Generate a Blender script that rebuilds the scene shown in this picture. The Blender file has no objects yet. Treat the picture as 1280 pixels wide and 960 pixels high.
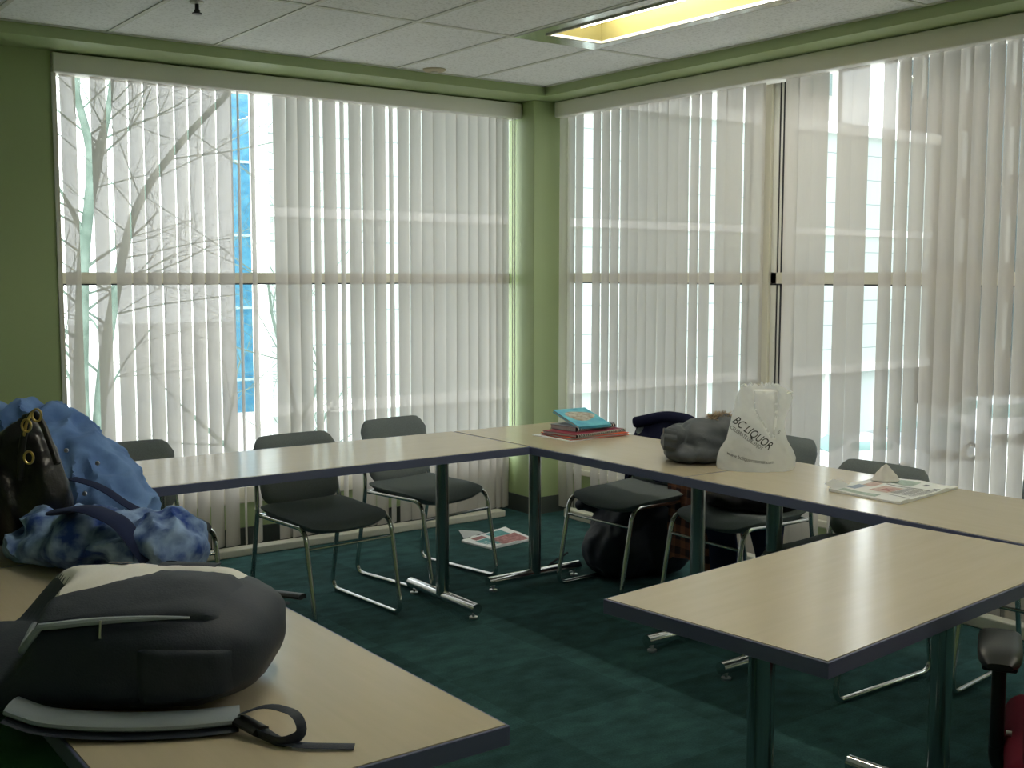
import bpy, bmesh, math, random
from mathutils import Vector, Matrix, noise, Euler

SC = bpy.context.scene
COL = SC.collection
PI = math.pi
random.seed(7)

# ------------------------------------------------------------------ camera
CAM = Vector((-4.2400, -5.4366, 1.4790))
FPX = 1439.6
PITCH, ROLL, YAW = -0.0938, 0.0009, 0.6338
FWD = Vector((math.sin(YAW) * math.cos(PITCH), math.cos(YAW) * math.cos(PITCH), math.sin(PITCH)))
RX = Vector((math.cos(YAW), -math.sin(YAW), 0))
UX = RX.cross(FWD)
RIGHT = RX * math.cos(ROLL) + UX * math.sin(ROLL)
UP = UX * math.cos(ROLL) - RX * math.sin(ROLL)
FH = Vector((math.sin(YAW), math.cos(YAW), 0))      # level directions used to lay out props on the tables
RH = Vector((math.cos(YAW), -math.sin(YAW), 0))
ZU = Vector((0, 0, 1))

cam_data = bpy.data.cameras.new('camera')
cam_data.sensor_width = 36.0
cam_data.lens = 36.0 * FPX / 1280.0
cam_data.clip_start = 0.05
cam_data.clip_end = 400
cam = bpy.data.objects.new('camera', cam_data)
COL.objects.link(cam)
mw = Matrix((( RIGHT.x, UP.x, -FWD.x, CAM.x), (RIGHT.y, UP.y, -FWD.y, CAM.y), (RIGHT.z, UP.z, -FWD.z, CAM.z), (0, 0, 0, 1)))
cam.matrix_world = mw
SC.camera = cam

def ray(u, v):
    return (FWD * FPX + RIGHT * (u - 640) + UP * (480 - v)).normalized()
def at_z(u, v, z):
    d = ray(u, v); return CAM + d * ((z - CAM.z) / d.z)
def at_y(u, v, y):
    d = ray(u, v); return CAM + d * ((y - CAM.y) / d.y)
def at_x(u, v, x):
    d = ray(u, v); return CAM + d * ((x - CAM.x) / d.x)
def at_d(u, v, depth):
    d = ray(u, v); return CAM + d * (depth / d.dot(FWD))

# ------------------------------------------------------------------ materials
def nt(name):
    m = bpy.data.materials.new(name); m.use_nodes = True
    t = m.node_tree; t.nodes.clear()
    out = t.nodes.new('ShaderNodeOutputMaterial')
    return m, t, out
def srgb(r, g, b):
    f = lambda c: (c / 255 / 12.92) if c / 255 <= .04045 else ((c / 255 + .055) / 1.055) ** 2.4
    return (f(r), f(g), f(b), 1)
def plain(name, col, rough=.6, metal=0, spec=.5, bump=0, bscale=80, var=0, vscale=6, col2=None, stretch=None, sheen=0):
    m, t, out = nt(name)
    p = t.nodes.new('ShaderNodeBsdfPrincipled')
    p.inputs['Base Color'].default_value = col
    p.inputs['Roughness'].default_value = rough
    p.inputs['Metallic'].default_value = metal
    p.inputs['Specular IOR Level'].default_value = spec
    if sheen: p.inputs['Sheen Weight'].default_value = sheen
    t.links.new(p.outputs[0], out.inputs[0])
    tc = t.nodes.new('ShaderNodeTexCoord')
    vec = tc.outputs['Object']
    if stretch:
        mp = t.nodes.new('ShaderNodeMapping'); mp.inputs['Scale'].default_value = stretch
        t.links.new(vec, mp.inputs[0]); vec = mp.outputs[0]
    if var or col2:
        n = t.nodes.new('ShaderNodeTexNoise'); n.inputs['Scale'].default_value = vscale; n.inputs['Detail'].default_value = 5
        t.links.new(vec, n.inputs['Vector'])
        r = t.nodes.new('ShaderNodeValToRGB')
        c2 = col2 or tuple(c * (1 - var) for c in col[:3]) + (1,)
        r.color_ramp.elements[0].position = .35; r.color_ramp.elements[0].color = c2
        r.color_ramp.elements[1].position = .65; r.color_ramp.elements[1].color = col
        t.links.new(n.outputs[0], r.inputs[0]); t.links.new(r.outputs[0], p.inputs['Base Color'])
    if bump:
        n = t.nodes.new('ShaderNodeTexNoise'); n.inputs['Scale'].default_value = bscale; n.inputs['Detail'].default_value = 3
        t.links.new(vec, n.inputs['Vector'])
        b = t.nodes.new('ShaderNodeBump'); b.inputs['Strength'].default_value = bump; b.inputs['Distance'].default_value = .01
        t.links.new(n.outputs[0], b.inputs['Height']); t.links.new(b.outputs[0], p.inputs['Normal'])
    return m

M = {}
M['green'] = plain('green_paint', srgb(164, 181, 132), .45, bump=.05, bscale=200)
M['ceil_dark'] = plain('ceiling_grid_metal', srgb(214, 215, 208), .5)
M['base'] = plain('dark_vinyl_baseboard', srgb(72, 78, 74), .5)
M['white_trim'] = plain('off_white_trim', srgb(205, 202, 186), .45)
M['beige_frame'] = plain('beige_window_frame', srgb(206, 201, 184), .4)
M['light_frame'] = plain('pale_window_frame', srgb(215, 215, 208), .4)
M['gasket'] = plain('black_gasket', srgb(25, 26, 32), .5)
M['edge'] = plain('slate_edge_band', srgb(98, 104, 133), .40)
M['chrome'] = plain('chrome', (.72, .74, .74, 1), .13, 1.0)
M['dark_chrome'] = plain('smoked_chrome', (.46, .49, .49, 1), .16, 1.0)
M['glide'] = plain('steel_glide', (.7, .7, .7, 1), .3, 1.0)
M['fabric'] = plain('charcoal_upholstery', srgb(128, 136, 138), .95, spec=.15, bump=.25, bscale=900, var=.2, vscale=300)
M['valance'] = plain('off_white_valance', srgb(246, 244, 238), .55, bump=.06, bscale=300)
M['black_plastic'] = plain('black_plastic', srgb(24, 25, 26), .4)
M['arm_pad'] = plain('black_polyurethane', srgb(40, 42, 42), .38)
M['maroon'] = plain('maroon_upholstery', srgb(104, 26, 44), .9, spec=.2, bump=.2, bscale=700)
M['leather'] = plain('black_leather', srgb(17, 16, 18), .3, bump=.2, bscale=60)
M['gold'] = plain('brass_hardware', (.75, .55, .22, 1), .3, 1.0)
M['denim_light'] = plain('light_blue_denim', srgb(116, 150, 204), .85, spec=.2, bump=.15, bscale=500, col2=srgb(84, 116, 172), vscale=9)
M['denim_wash'] = plain('washed_denim', srgb(160, 188, 226), .9, spec=.2, bump=.15, bscale=500, col2=srgb(44, 72, 142), vscale=17)
M['denim_dark'] = plain('dark_denim', srgb(36, 45, 76), .9, spec=.2, bump=.1, bscale=500)
M['navy'] = plain('navy_wool', srgb(30, 32, 56), .95, spec=.1, bump=.15, bscale=300)
M['black_cloth'] = plain('black_cloth', srgb(24, 24, 28), .8, spec=.25, bump=.1, bscale=300)
M['black_nylon'] = plain('black_nylon', srgb(42, 49, 62), .6, spec=.4, bump=.12, bscale=260)
M['pocket_nylon'] = plain('charcoal_nylon', srgb(62, 68, 78), .7, spec=.3, bump=.12, bscale=260)
M['grey_padding'] = plain('grey_strap_padding', srgb(160, 170, 180), .8, spec=.2, bump=.1, bscale=300)
M['white_panel'] = plain('white_pack_panel', srgb(222, 220, 214), .6, spec=.3, bump=.05, bscale=200)
M['green_cloth'] = plain('dark_green_canvas', srgb(92, 138, 106), .9, spec=.1, bump=.15, bscale=300, var=.3, vscale=8)
M['grey_puffer'] = plain('dark_grey_puffer', srgb(80, 85, 90), .55, spec=.35, bump=.12, bscale=120)
M['fur'] = plain('beige_fur', srgb(206, 188, 160), .9, col2=srgb(146, 124, 102), vscale=40)
M['paper'] = plain('newsprint', srgb(246, 247, 248), .85, spec=.1)
M['tissue'] = plain('tissue', srgb(226, 222, 218), .9, spec=.1)
M['teal_ink'] = plain('teal_ink', srgb(120, 178, 182), .8, spec=.1, var=.25, vscale=40)
M['red_ink'] = plain('red_ink', srgb(200, 150, 152), .8, spec=.1, col2=srgb(150, 108, 110), vscale=60)
M['peach_ink'] = plain('peach_ink', srgb(226, 208, 204), .8, spec=.1, col2=srgb(208, 176, 170), vscale=50)
M['green_ink'] = plain('green_ink', srgb(196, 212, 206), .8, spec=.1, var=.25, vscale=60)
M['blue_ink'] = plain('blue_ink', srgb(170, 184, 206), .8, spec=.1)
M['dark_ink'] = plain('dark_ink', srgb(140, 140, 152), .8, spec=.1)
M['black_ink'] = plain('black_ink', srgb(22, 24, 22), .6, spec=.2)
M['blue_cover'] = plain('turquoise_cover', srgb(44, 160, 196), .35, col2=srgb(96, 200, 214), vscale=14)
M['brown_ink'] = plain('brown_picture', srgb(150, 126, 100), .4, col2=srgb(206, 200, 188), vscale=34)
M['grey_cover'] = plain('grey_cover', srgb(136, 134, 146), .6)
M['red_cover'] = plain('dark_red_cover', srgb(138, 40, 62), .45)
M['orange_cover'] = plain('orange_cover', srgb(206, 84, 44), .5)
M['pages'] = plain('page_block', srgb(206, 204, 206), .8, var=.25, vscale=300, stretch=(.02, .02, 6))
M['bark'] = plain('grey_green_bark', srgb(112, 128, 118), .9, spec=.1, col2=srgb(88, 104, 94), vscale=6)
M['asphalt'] = plain('asphalt', srgb(196, 196, 192), .9, spec=.2, bump=.1, bscale=40)
M['road_paint'] = plain('road_paint', srgb(235, 235, 230), .8)
M['blue_glass'] = plain('blue_tinted_glass', srgb(52, 116, 150), .3, col2=srgb(82, 146, 172), vscale=2.2)
M['dark_glass'] = plain('dark_window_glass', srgb(118, 148, 146), .15)
M['white_panel_out'] = plain('white_stucco', srgb(236, 236, 232), .8)
M['pale_glass'] = plain('pale_shop_glass', srgb(196, 206, 204), .2)
M['band_glass'] = plain('grey_window_glass', srgb(74, 84, 86), .2)
M['grey_tower'] = plain('grey_concrete', srgb(92, 92, 90), .85)
M['car_white'] = plain('white_car_paint', srgb(225, 228, 230), .3)
M['car_grey'] = plain('grey_car_paint', srgb(150, 158, 164), .3)
M['car_silver'] = plain('silver_car_paint', srgb(196, 200, 202), .3)
M['tyre'] = plain('tyre_rubber', srgb(34, 34, 34), .8)
M['troffer'] = plain('bare_aluminium', (.62, .64, .60, 1), .18, 1.0)
M['reflector'] = plain('cream_reflector', srgb(140, 131, 80), .5)

def emit(name, col, s):
    m, t, out = nt(name)
    e = t.nodes.new('ShaderNodeEmission'); e.inputs[0].default_value = col; e.inputs[1].default_value = s
    t.links.new(e.outputs[0], out.inputs[0]); return m
M['tube'] = emit('lit_fluorescent_tube', (1, .975, .9, 1), 38.0)

def mat_slat():
    m, t, out = nt('sheer_vinyl_slat')
    d = t.nodes.new('ShaderNodeBsdfDiffuse'); d.inputs[0].default_value = srgb(196, 191, 184)
    tl = t.nodes.new('ShaderNodeBsdfTranslucent'); tl.inputs[0].default_value = (.62, .575, .54, 1)
    tr = t.nodes.new('ShaderNodeBsdfTransparent'); tr.inputs[0].default_value = (1, 1, 1, 1)
    mix1 = t.nodes.new('ShaderNodeMixShader'); mix1.inputs[0].default_value = .16
    t.links.new(d.outputs[0], mix1.inputs[1]); t.links.new(tl.outputs[0], mix1.inputs[2])
    # fine woven openness of the sheer vinyl
    tc = t.nodes.new('ShaderNodeTexCoord')
    mp = t.nodes.new('ShaderNodeMapping'); mp.inputs['Scale'].default_value = (90, 90, 14)
    n = t.nodes.new('ShaderNodeTexNoise'); n.inputs['Scale'].default_value = 1; n.inputs['Detail'].default_value = 1
    t.links.new(tc.outputs['Object'], mp.inputs[0]); t.links.new(mp.outputs[0], n.inputs['Vector'])
    mr = t.nodes.new('ShaderNodeMapRange'); mr.inputs[3].default_value = .07; mr.inputs[4].default_value = .11
    t.links.new(n.outputs[0], mr.inputs[0])
    mix2 = t.nodes.new('ShaderNodeMixShader')
    t.links.new(mr.outputs[0], mix2.inputs[0])
    t.links.new(mix1.outputs[0], mix2.inputs[1]); t.links.new(tr.outputs[0], mix2.inputs[2])
    t.links.new(mix2.outputs[0], out.inputs[0])
    return m
M['slat'] = mat_slat()

def mat_glass():
    m, t, out = nt('window_glass')
    tr = t.nodes.new('ShaderNodeBsdfTransparent'); tr.inputs[0].default_value = (.96, .98, .97, 1)
    g = t.nodes.new('ShaderNodeBsdfGlossy'); g.inputs[1].default_value = .02
    mx = t.nodes.new('ShaderNodeMixShader'); mx.inputs[0].default_value = .05
    t.links.new(tr.outputs[0], mx.inputs[1]); t.links.new(g.outputs[0], mx.inputs[2]); t.links.new(mx.outputs[0], out.inputs[0])
    return m
M['glass'] = mat_glass()

def mat_film(name, col, trans, clear, rough=.35):
    m, t, out = nt(name)
    p = t.nodes.new('ShaderNodeBsdfPrincipled'); p.inputs['Base Color'].default_value = col; p.inputs['Roughness'].default_value = rough
    tl = t.nodes.new('ShaderNodeBsdfTranslucent'); tl.inputs[0].default_value = col
    mx = t.nodes.new('ShaderNodeMixShader'); mx.inputs[0].default_value = trans
    tr = t.nodes.new('ShaderNodeBsdfTransparent')
    mx2 = t.nodes.new('ShaderNodeMixShader'); mx2.inputs[0].default_value = clear
    t.links.new(p.outputs[0], mx.inputs[1]); t.links.new(tl.outputs[0], mx.inputs[2])
    t.links.new(mx.outputs[0], mx2.inputs[1]); t.links.new(tr.outputs[0], mx2.inputs[2])
    t.links.new(mx2.outputs[0], out.inputs[0])
    tc = t.nodes.new('ShaderNodeTexCoord')
    n = t.nodes.new('ShaderNodeTexNoise'); n.inputs['Scale'].default_value = 26; n.inputs['Detail'].default_value = 4; n.inputs['Distortion'].default_value = 1.2
    t.links.new(tc.outputs['Object'], n.inputs['Vector'])
    b = t.nodes.new('ShaderNodeBump'); b.inputs['Strength'].default_value = .35; b.inputs['Distance'].default_value = .01
    t.links.new(n.outputs[0], b.inputs['Height']); t.links.new(b.outputs[0], p.inputs['Normal'])
    return m
M['poly'] = mat_film('white_polythene', srgb(253, 254, 254), .6, .16)
M['poly_back'] = mat_film('clear_polythene', srgb(254, 255, 255), .7, .55)
M['poly_thin'] = mat_film('thin_white_polythene', srgb(254, 255, 255), .8, .42)

def mat_wood():
    m, t, out = nt('maple_laminate')
    p = t.nodes.new('ShaderNodeBsdfPrincipled')
    p.inputs['Roughness'].default_value = .2; p.inputs['Specular IOR Level'].default_value = .5
    tc = t.nodes.new('ShaderNodeTexCoord')
    mp = t.nodes.new('ShaderNodeMapping'); mp.inputs['Scale'].default_value = (1.2, 14, 3)
    n = t.nodes.new('ShaderNodeTexNoise'); n.inputs['Scale'].default_value = 3; n.inputs['Detail'].default_value = 6; n.inputs['Distortion'].default_value = .4
    r = t.nodes.new('ShaderNodeValToRGB')
    r.color_ramp.elements[0].position = .3; r.color_ramp.elements[0].color = srgb(197, 185, 159)
    r.color_ramp.elements[1].position = .7; r.color_ramp.elements[1].color = srgb(202, 189, 164)
    t.links.new(tc.outputs['Object'], mp.inputs[0]); t.links.new(mp.outputs[0], n.inputs['Vector'])
    t.links.new(n.outputs[0], r.inputs[0]); t.links.new(r.outputs[0], p.inputs['Base Color']); t.links.new(p.outputs[0], out.inputs[0])
    return m
M['maple'] = mat_wood()

def math_node(t, op, a, b=None):
    n = t.nodes.new('ShaderNodeMath'); n.operation = op
    for i, x in enumerate((a, b)):
        if x is None: continue
        if isinstance(x, (int, float)): n.inputs[i].default_value = x
        else: t.links.new(x, n.inputs[i])
    return n.outputs[0]

def mat_carpet():
    m, t, out = nt('teal_carpet_tiles')
    p = t.nodes.new('ShaderNodeBsdfPrincipled'); p.inputs['Roughness'].default_value = .95; p.inputs['Specular IOR Level'].default_value = .1
    tc = t.nodes.new('ShaderNodeTexCoord')
    ch = t.nodes.new('ShaderNodeTexChecker'); ch.inputs['Scale'].default_value = 2.0
    t.links.new(tc.outputs['Object'], ch.inputs[0])
    ch.inputs[1].default_value = (.9, .9, .9, 1); ch.inputs[2].default_value = (1.12, 1.12, 1.12, 1)
    n1 = t.nodes.new('ShaderNodeTexNoise'); n1.inputs['Scale'].default_value = 9; n1.inputs['Detail'].default_value = 6
    mp = t.nodes.new('ShaderNodeMapping'); mp.inputs['Scale'].default_value = (1, 1.6, 1)
    t.links.new(tc.outputs['Object'], mp.inputs[0]); t.links.new(mp.outputs[0], n1.inputs['Vector'])
    r = t.nodes.new('ShaderNodeValToRGB')
    r.color_ramp.elements[0].position = .3; r.color_ramp.elements[0].color = srgb(44, 70, 71)
    r.color_ramp.elements[1].position = .7; r.color_ramp.elements[1].color = srgb(59, 94, 94)
    t.links.new(n1.outputs[0], r.inputs[0])
    n2 = t.nodes.new('ShaderNodeTexNoise'); n2.inputs['Scale'].default_value = 160; n2.inputs['Detail'].default_value = 2
    t.links.new(tc.outputs['Object'], n2.inputs['Vector'])
    mr = t.nodes.new('ShaderNodeMapRange'); mr.inputs[3].default_value = .6; mr.inputs[4].default_value = 1.4
    t.links.new(n2.outputs[0], mr.inputs[0])
    mx = t.nodes.new('ShaderNodeMix'); mx.data_type = 'RGBA'; mx.blend_type = 'MULTIPLY'; mx.inputs[0].default_value = 1
    t.links.new(r.outputs[0], mx.inputs[6]); t.links.new(ch.outputs[0], mx.inputs[7])
    mx2 = t.nodes.new('ShaderNodeMix'); mx2.data_type = 'RGBA'; mx2.blend_type = 'MULTIPLY'; mx2.inputs[0].default_value = 1
    t.links.new(mx.outputs[2], mx2.inputs[6]); t.links.new(mr.outputs[0], mx2.inputs[7])
    t.links.new(mx2.outputs[2], p.inputs['Base Color'])
    b = t.nodes.new('ShaderNodeBump'); b.inputs['Strength'].default_value = .5; b.inputs['Distance'].default_value = .006
    t.links.new(n2.outputs[0], b.inputs['Height']); t.links.new(b.outputs[0], p.inputs['Normal'])
    t.links.new(p.outputs[0], out.inputs[0])
    return m
M['carpet'] = mat_carpet()

def mat_tile():
    m, t, out = nt('mineral_fibre_ceiling_tile')
    p = t.nodes.new('ShaderNodeBsdfPrincipled'); p.inputs['Roughness'].default_value = .9; p.inputs['Specular IOR Level'].default_value = .1
    tc = t.nodes.new('ShaderNodeTexCoord')
    n = t.nodes.new('ShaderNodeTexNoise'); n.inputs['Scale'].default_value = 90; n.inputs['Detail'].default_value = 4
    t.links.new(tc.outputs['Object'], n.inputs['Vector'])
    r = t.nodes.new('ShaderNodeValToRGB')
    r.color_ramp.elements[0].position = .33; r.color_ramp.elements[0].color = srgb(224, 225, 226)
    r.color_ramp.elements[1].position = .5; r.color_ramp.elements[1].color = srgb(247, 248, 250)
    t.links.new(n.outputs[0], r.inputs[0]); t.links.new(r.outputs[0], p.inputs['Base Color'])
    t.links.new(p.outputs[0], out.inputs[0])
    return m
M['tile'] = mat_tile()

def mat_panels(name, col, joint, ph, pw, z0=0.0, x0=0.0, w=.035):
    m, t, out = nt(name)
    p = t.nodes.new('ShaderNodeBsdfPrincipled'); p.inputs['Roughness'].default_value = .7
    tc = t.nodes.new('ShaderNodeTexCoord'); s = t.nodes.new('ShaderNodeSeparateXYZ'); t.links.new(tc.outputs['Object'], s.inputs[0])
    def line(o, off, pitch):
        a = math_node(t, 'ADD', o, off); a = math_node(t, 'DIVIDE', a, pitch); a = math_node(t, 'FRACT', a)
        return math_node(t, 'LESS_THAN', a, w / pitch)
    lz = line(s.outputs[2], 100 * ph - z0, ph); lx = line(s.outputs[0], 100 * pw - x0, pw)
    l = math_node(t, 'MAXIMUM', lz, lx)
    mx = t.nodes.new('ShaderNodeMix'); mx.data_type = 'RGBA'; t.links.new(l, mx.inputs[0])
    mx.inputs[6].default_value = col; mx.inputs[7].default_value = joint
    t.links.new(mx.outputs[2], p.inputs['Base Color']); t.links.new(p.outputs[0], out.inputs[0])
    return m
M['facade'] = mat_panels('pale_metal_panels', srgb(176, 186, 182), srgb(128, 140, 140), .92, 9.0)

def mat_plaid():
    m, t, out = nt('brown_plaid_flannel')
    p = t.nodes.new('ShaderNodeBsdfPrincipled'); p.inputs['Roughness'].default_value = .9
    tc = t.nodes.new('ShaderNodeTexCoord'); s = t.nodes.new('ShaderNodeSeparateXYZ'); t.links.new(tc.outputs['Object'], s.inputs[0])
    def line(o, pitch, w):
        a = math_node(t, 'FRACT', math_node(t, 'DIVIDE', math_node(t, 'ADD', o, 50), pitch)); return math_node(t, 'LESS_THAN', a, w)
    a = line(s.outputs[2], .07, .5); b = line(s.outputs[1], .07, .5)
    mx = t.nodes.new('ShaderNodeMix'); mx.data_type = 'RGBA'; t.links.new(math_node(t, 'MULTIPLY', math_node(t, 'ADD', a, b), .5), mx.inputs[0])
    mx.inputs[6].default_value = srgb(150, 98, 72); mx.inputs[7].default_value = srgb(58, 38, 40)
    t.links.new(mx.outputs[2], p.inputs['Base Color']); t.links.new(p.outputs[0], out.inputs[0])
    return m
M['plaid'] = mat_plaid()

# ------------------------------------------------------------------ mesh helpers
def link(o, parent=None):
    COL.objects.link(o)
    if parent is not None: o.parent = parent
    return o
def obj(name, bm, mat, parent=None, smooth=True, loc=None):
    me = bpy.data.meshes.new(name)
    bm.normal_update(); bm.to_mesh(me); bm.free()
    if not isinstance(mat, (list, tuple)): mat = [mat]
    for m_ in mat: me.materials.append(M[m_] if isinstance(m_, str) else m_)
    if smooth:
        for p in me.polygons: p.use_smooth = True
        try: me.set_sharp_from_angle(angle=math.radians(42))
        except Exception: pass
    o = bpy.data.objects.new(name, me)
    if loc is not None: o.location = loc
    return link(o, parent)
def tag(o, label=None, cat=None, group=None, kind=None):
    if label: o['label'] = label
    if cat: o['category'] = cat
    if group: o['group'] = group
    if kind: o['kind'] = kind
    return o
def thing(name, label, cat, loc=(0, 0, 0), rz=0, group=None):
    o = bpy.data.objects.new(name, None); o.empty_display_size = .05
    COL.objects.link(o); o.location = loc; o.rotation_euler = (0, 0, rz)
    return tag(o, label, cat, group)
def struct(name, bm, mat, label, cat, smooth=False):
    return tag(obj(name, bm, mat, None, smooth), label, cat, kind='structure')

def add_box(bm, lo, hi, bevel=0, seg=2, mat=0):
    lo, hi = Vector(lo), Vector(hi)
    c = (lo + hi) / 2; s = hi - lo
    r = bmesh.ops.create_cube(bm, size=1, matrix=Matrix.Translation(c) @ Matrix.Diagonal((s.x, s.y, s.z, 1)))
    vs = r['verts']
    es = list({e for v in vs for e in v.link_edges})
    fs = {f for v in vs for f in v.link_faces}
    for f in fs: f.material_index = mat
    if bevel:
        rr = bmesh.ops.bevel(bm, geom=es, offset=bevel, segments=seg, affect='EDGES', profile=.5)
        for f in rr['faces']: f.material_index = mat
    return bm
def box(lo, hi, bevel=0, seg=2):
    return add_box(bmesh.new(), lo, hi, bevel, seg)
def boxes(*args):
    bm = bmesh.new()
    for a in args: add_box(bm, *a)
    return bm

def fillet(pts, r, n=5):
    pts = [Vector(p) for p in pts]; out = [pts[0]]
    for i in range(1, len(pts) - 1):
        a, b, c = pts[i - 1], pts[i], pts[i + 1]
        d1 = (a - b); d2 = (c - b)
        l = min(r, d1.length * .48, d2.length * .48)
        p1 = b + d1.normalized() * l; p2 = b + d2.normalized() * l
        for k in range(n + 1):
            t = k / n; out.append(p1 * (1 - t) ** 2 + b * 2 * t * (1 - t) + p2 * t * t)
    out.append(pts[-1]); return out
def add_tube(bm, pts, r, seg=10, cap=True, flat=None):
    """sweep a round (or, with flat=(w, t), a flattened) section along pts"""
    pts = [Vector(p) for p in pts]
    n = len(pts); rings = []
    t0 = (pts[1] - pts[0]).normalized()
    ref = Vector((0, 0, 1)) if abs(t0.z) < .9 else Vector((1, 0, 0))
    nrm = (ref - t0 * ref.dot(t0)).normalized()
    for i, p in enumerate(pts):
        if i == 0: t = pts[1] - pts[0]
        elif i == n - 1: t = pts[-1] - pts[-2]
        else: t = (pts[i + 1] - p).normalized() + (p - pts[i - 1]).normalized()
        if t.length < 1e-9: t = pts[min(i + 1, n - 1)] - pts[max(i - 1, 0)]
        t.normalize()
        nrm = nrm - t * nrm.dot(t)
        if nrm.length < 1e-6: nrm = t.orthogonal()
        nrm.normalize(); bn = t.cross(nrm)
        rr = r[i] if isinstance(r, (list, tuple)) else r
        a, b = (flat[1] / 2, flat[0] / 2) if flat else (rr, rr)
        rings.append([bm.verts.new(p + nrm * (math.cos(2 * PI * k / seg) * a) + bn * (math.sin(2 * PI * k / seg) * b)) for k in range(seg)])
    for i in range(n - 1):
        for k in range(seg):
            bm.faces.new((rings[i][k], rings[i][(k + 1) % seg], rings[i + 1][(k + 1) % seg], rings[i + 1][k]))
    if cap:
        bm.faces.new(list(reversed(rings[0]))); bm.faces.new(rings[-1])
    return bm
def tube(pts, r, seg=10, flat=None):
    bm = add_tube(bmesh.new(), pts, r, seg, True, flat)
    bmesh.ops.recalc_face_normals(bm, faces=bm.faces); return bm
def cyl(p, q, r, seg=20):
    return tube([p, q], r, seg)
def lathe(profile, seg=24, c=(0, 0, 0)):
    bm = bmesh.new(); c = Vector(c); rings = []
    for (r, z) in profile:
        rings.append([bm.verts.new(c + Vector((r * math.cos(2 * PI * k / seg), r * math.sin(2 * PI * k / seg), z))) for k in range(seg)])
    for i in range(len(rings) - 1):
        for k in range(seg):
            bm.faces.new((rings[i][k], rings[i][(k + 1) % seg], rings[i + 1][(k + 1) % seg], rings[i + 1][k]))
    bm.faces.new(list(reversed(rings[0]))); bm.faces.new(rings[-1])
    bmesh.ops.recalc_face_normals(bm, faces=bm.faces); return bm
def grid_faces(bm, rows, closed=False):
    for i in range(len(rows) - 1):
        n = len(rows[i])
        for k in range(n if closed else n - 1):
            bm.faces.new((rows[i][k], rows[i][(k + 1) % n], rows[i + 1][(k + 1) % n], rows[i + 1][k]))

def blob(parts, voxel=.012, amp=0., scale=8., ridged=True, smooth=4, floor=None, stretch=(1, 1, 1), seed=0, amp2=0., scale2=25., basis=None):
    """soft goods: overlapping cushions fused into one skin, then creased; parts = (centre, (axis vectors scaled to radii))"""
    bm = bmesh.new()
    for c, ax in parts:
        m4 = Matrix.Translation(Vector(c)) @ Matrix((ax[0], ax[1], ax[2])).transposed().to_4x4()
        bmesh.ops.create_icosphere(bm, subdivisions=4, radius=1, matrix=m4)
    bmesh.ops.recalc_face_normals(bm, faces=bm.faces)
    me = bpy.data.meshes.new('soft'); bm.to_mesh(me); bm.free()
    o = bpy.data.objects.new('soft', me); COL.objects.link(o)
    md = o.modifiers.new('fuse', 'REMESH'); md.mode = 'VOXEL'; md.voxel_size = voxel
    dg = bpy.context.evaluated_depsgraph_get()
    m2 = bpy.data.meshes.new_from_object(o.evaluated_get(dg))
    bpy.data.objects.remove(o); bpy.data.meshes.remove(me)
    bm = bmesh.new(); bm.from_mesh(m2); bpy.data.meshes.remove(m2)
    for _ in range(smooth): bmesh.ops.smooth_vert(bm, verts=bm.verts, factor=.5, use_axis_x=True, use_axis_y=True, use_axis_z=True)
    bm.normal_update()
    off = Vector((seed * 3.1, seed * 1.7, seed * .9)); st = Vector(stretch)
    for v in bm.verts:
        p = v.co * scale
        if basis: p = Vector((p.dot(basis[0]), p.dot(basis[1]), p.dot(basis[2])))
        p = Vector((p.x * st.x, p.y * st.y, p.z * st.z)) + off
        n1 = noise.noise(p + Vector((noise.noise(p * .5), noise.noise(p * .5 + off), 0)))
        d = amp * ((1 - 2.2 * abs(n1)) if ridged else n1)
        if amp2: d += amp2 * noise.noise(v.co * scale2 + off)
        v.co += v.normal * d
        if floor is not None and v.co.z < floor: v.co.z = floor
    bm.normal_update()
    return bm
def ax_cam(ru, rq, rz, tilt=0.0, turn=0.0):
    """radii along level-right, level-forward, up; tilt rolls about the view, turn spins about the vertical"""
    c, s = math.cos(turn), math.sin(turn)
    r = RH * c + FH * s; q = FH * c - RH * s
    ct, st = math.cos(tilt), math.sin(tilt)
    a = r * ct + ZU * st; b = ZU * ct - r * st
    return (a * ru, q * rq, b * rz)
def pel(u, v, d, pu, pv, rq, tilt=0, turn=0):
    """a cushion centred behind picture point (u, v) at distance d"""
    return (at_d(u, v, d), ax_cam(pu * d / FPX, rq, pv * d / FPX, tilt, turn))
# ================================================================== THE ROOM
H = 2.584            # ceiling
ZS = 2.529           # soffit above the windows
XB, YB = .24, .34    # planes the blind slats hang in
GX, GY = .37, .47    # glass planes
X0, Y0 = -5.2, -8.0  # far ends of the room behind the camera

struct('floor', box((X0 - .1, Y0 - .1, -.1), (.7, .8, 0)), 'carpet', 'dark teal patterned carpet tile floor of the room', 'floor')
lights_at = [(-.762, -1.79), (-2.794, -3.292), (-.762, -4.794), (-2.794, -6.296)]   # centres of the recessed lights; all after the first are added fill
holes = [(x - .238, x + .238, y - .74, y + .74) for x, y in lights_at]
bm = bmesh.new()
xs = sorted({X0 - .1, 0.0} | {v for h_ in holes for v in h_[:2]}); ys = sorted({Y0 - .1, 0.0} | {v for h_ in holes for v in h_[2:]})
for xa, xb in zip(xs, xs[1:]):
    for ya, yb in zip(ys, ys[1:]):
        cx, cy = (xa + xb) / 2, (ya + yb) / 2
        if not any(h_[0] < cx < h_[1] and h_[2] < cy < h_[3] for h_ in holes): add_box(bm, (xa, ya, H), (xb, yb, H + .1))
struct('ceiling', bm, 'tile', 'off-white speckled drop ceiling of large rectangular tiles', 'ceiling')
bm = bmesh.new()                                     # exposed grid bars
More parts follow.
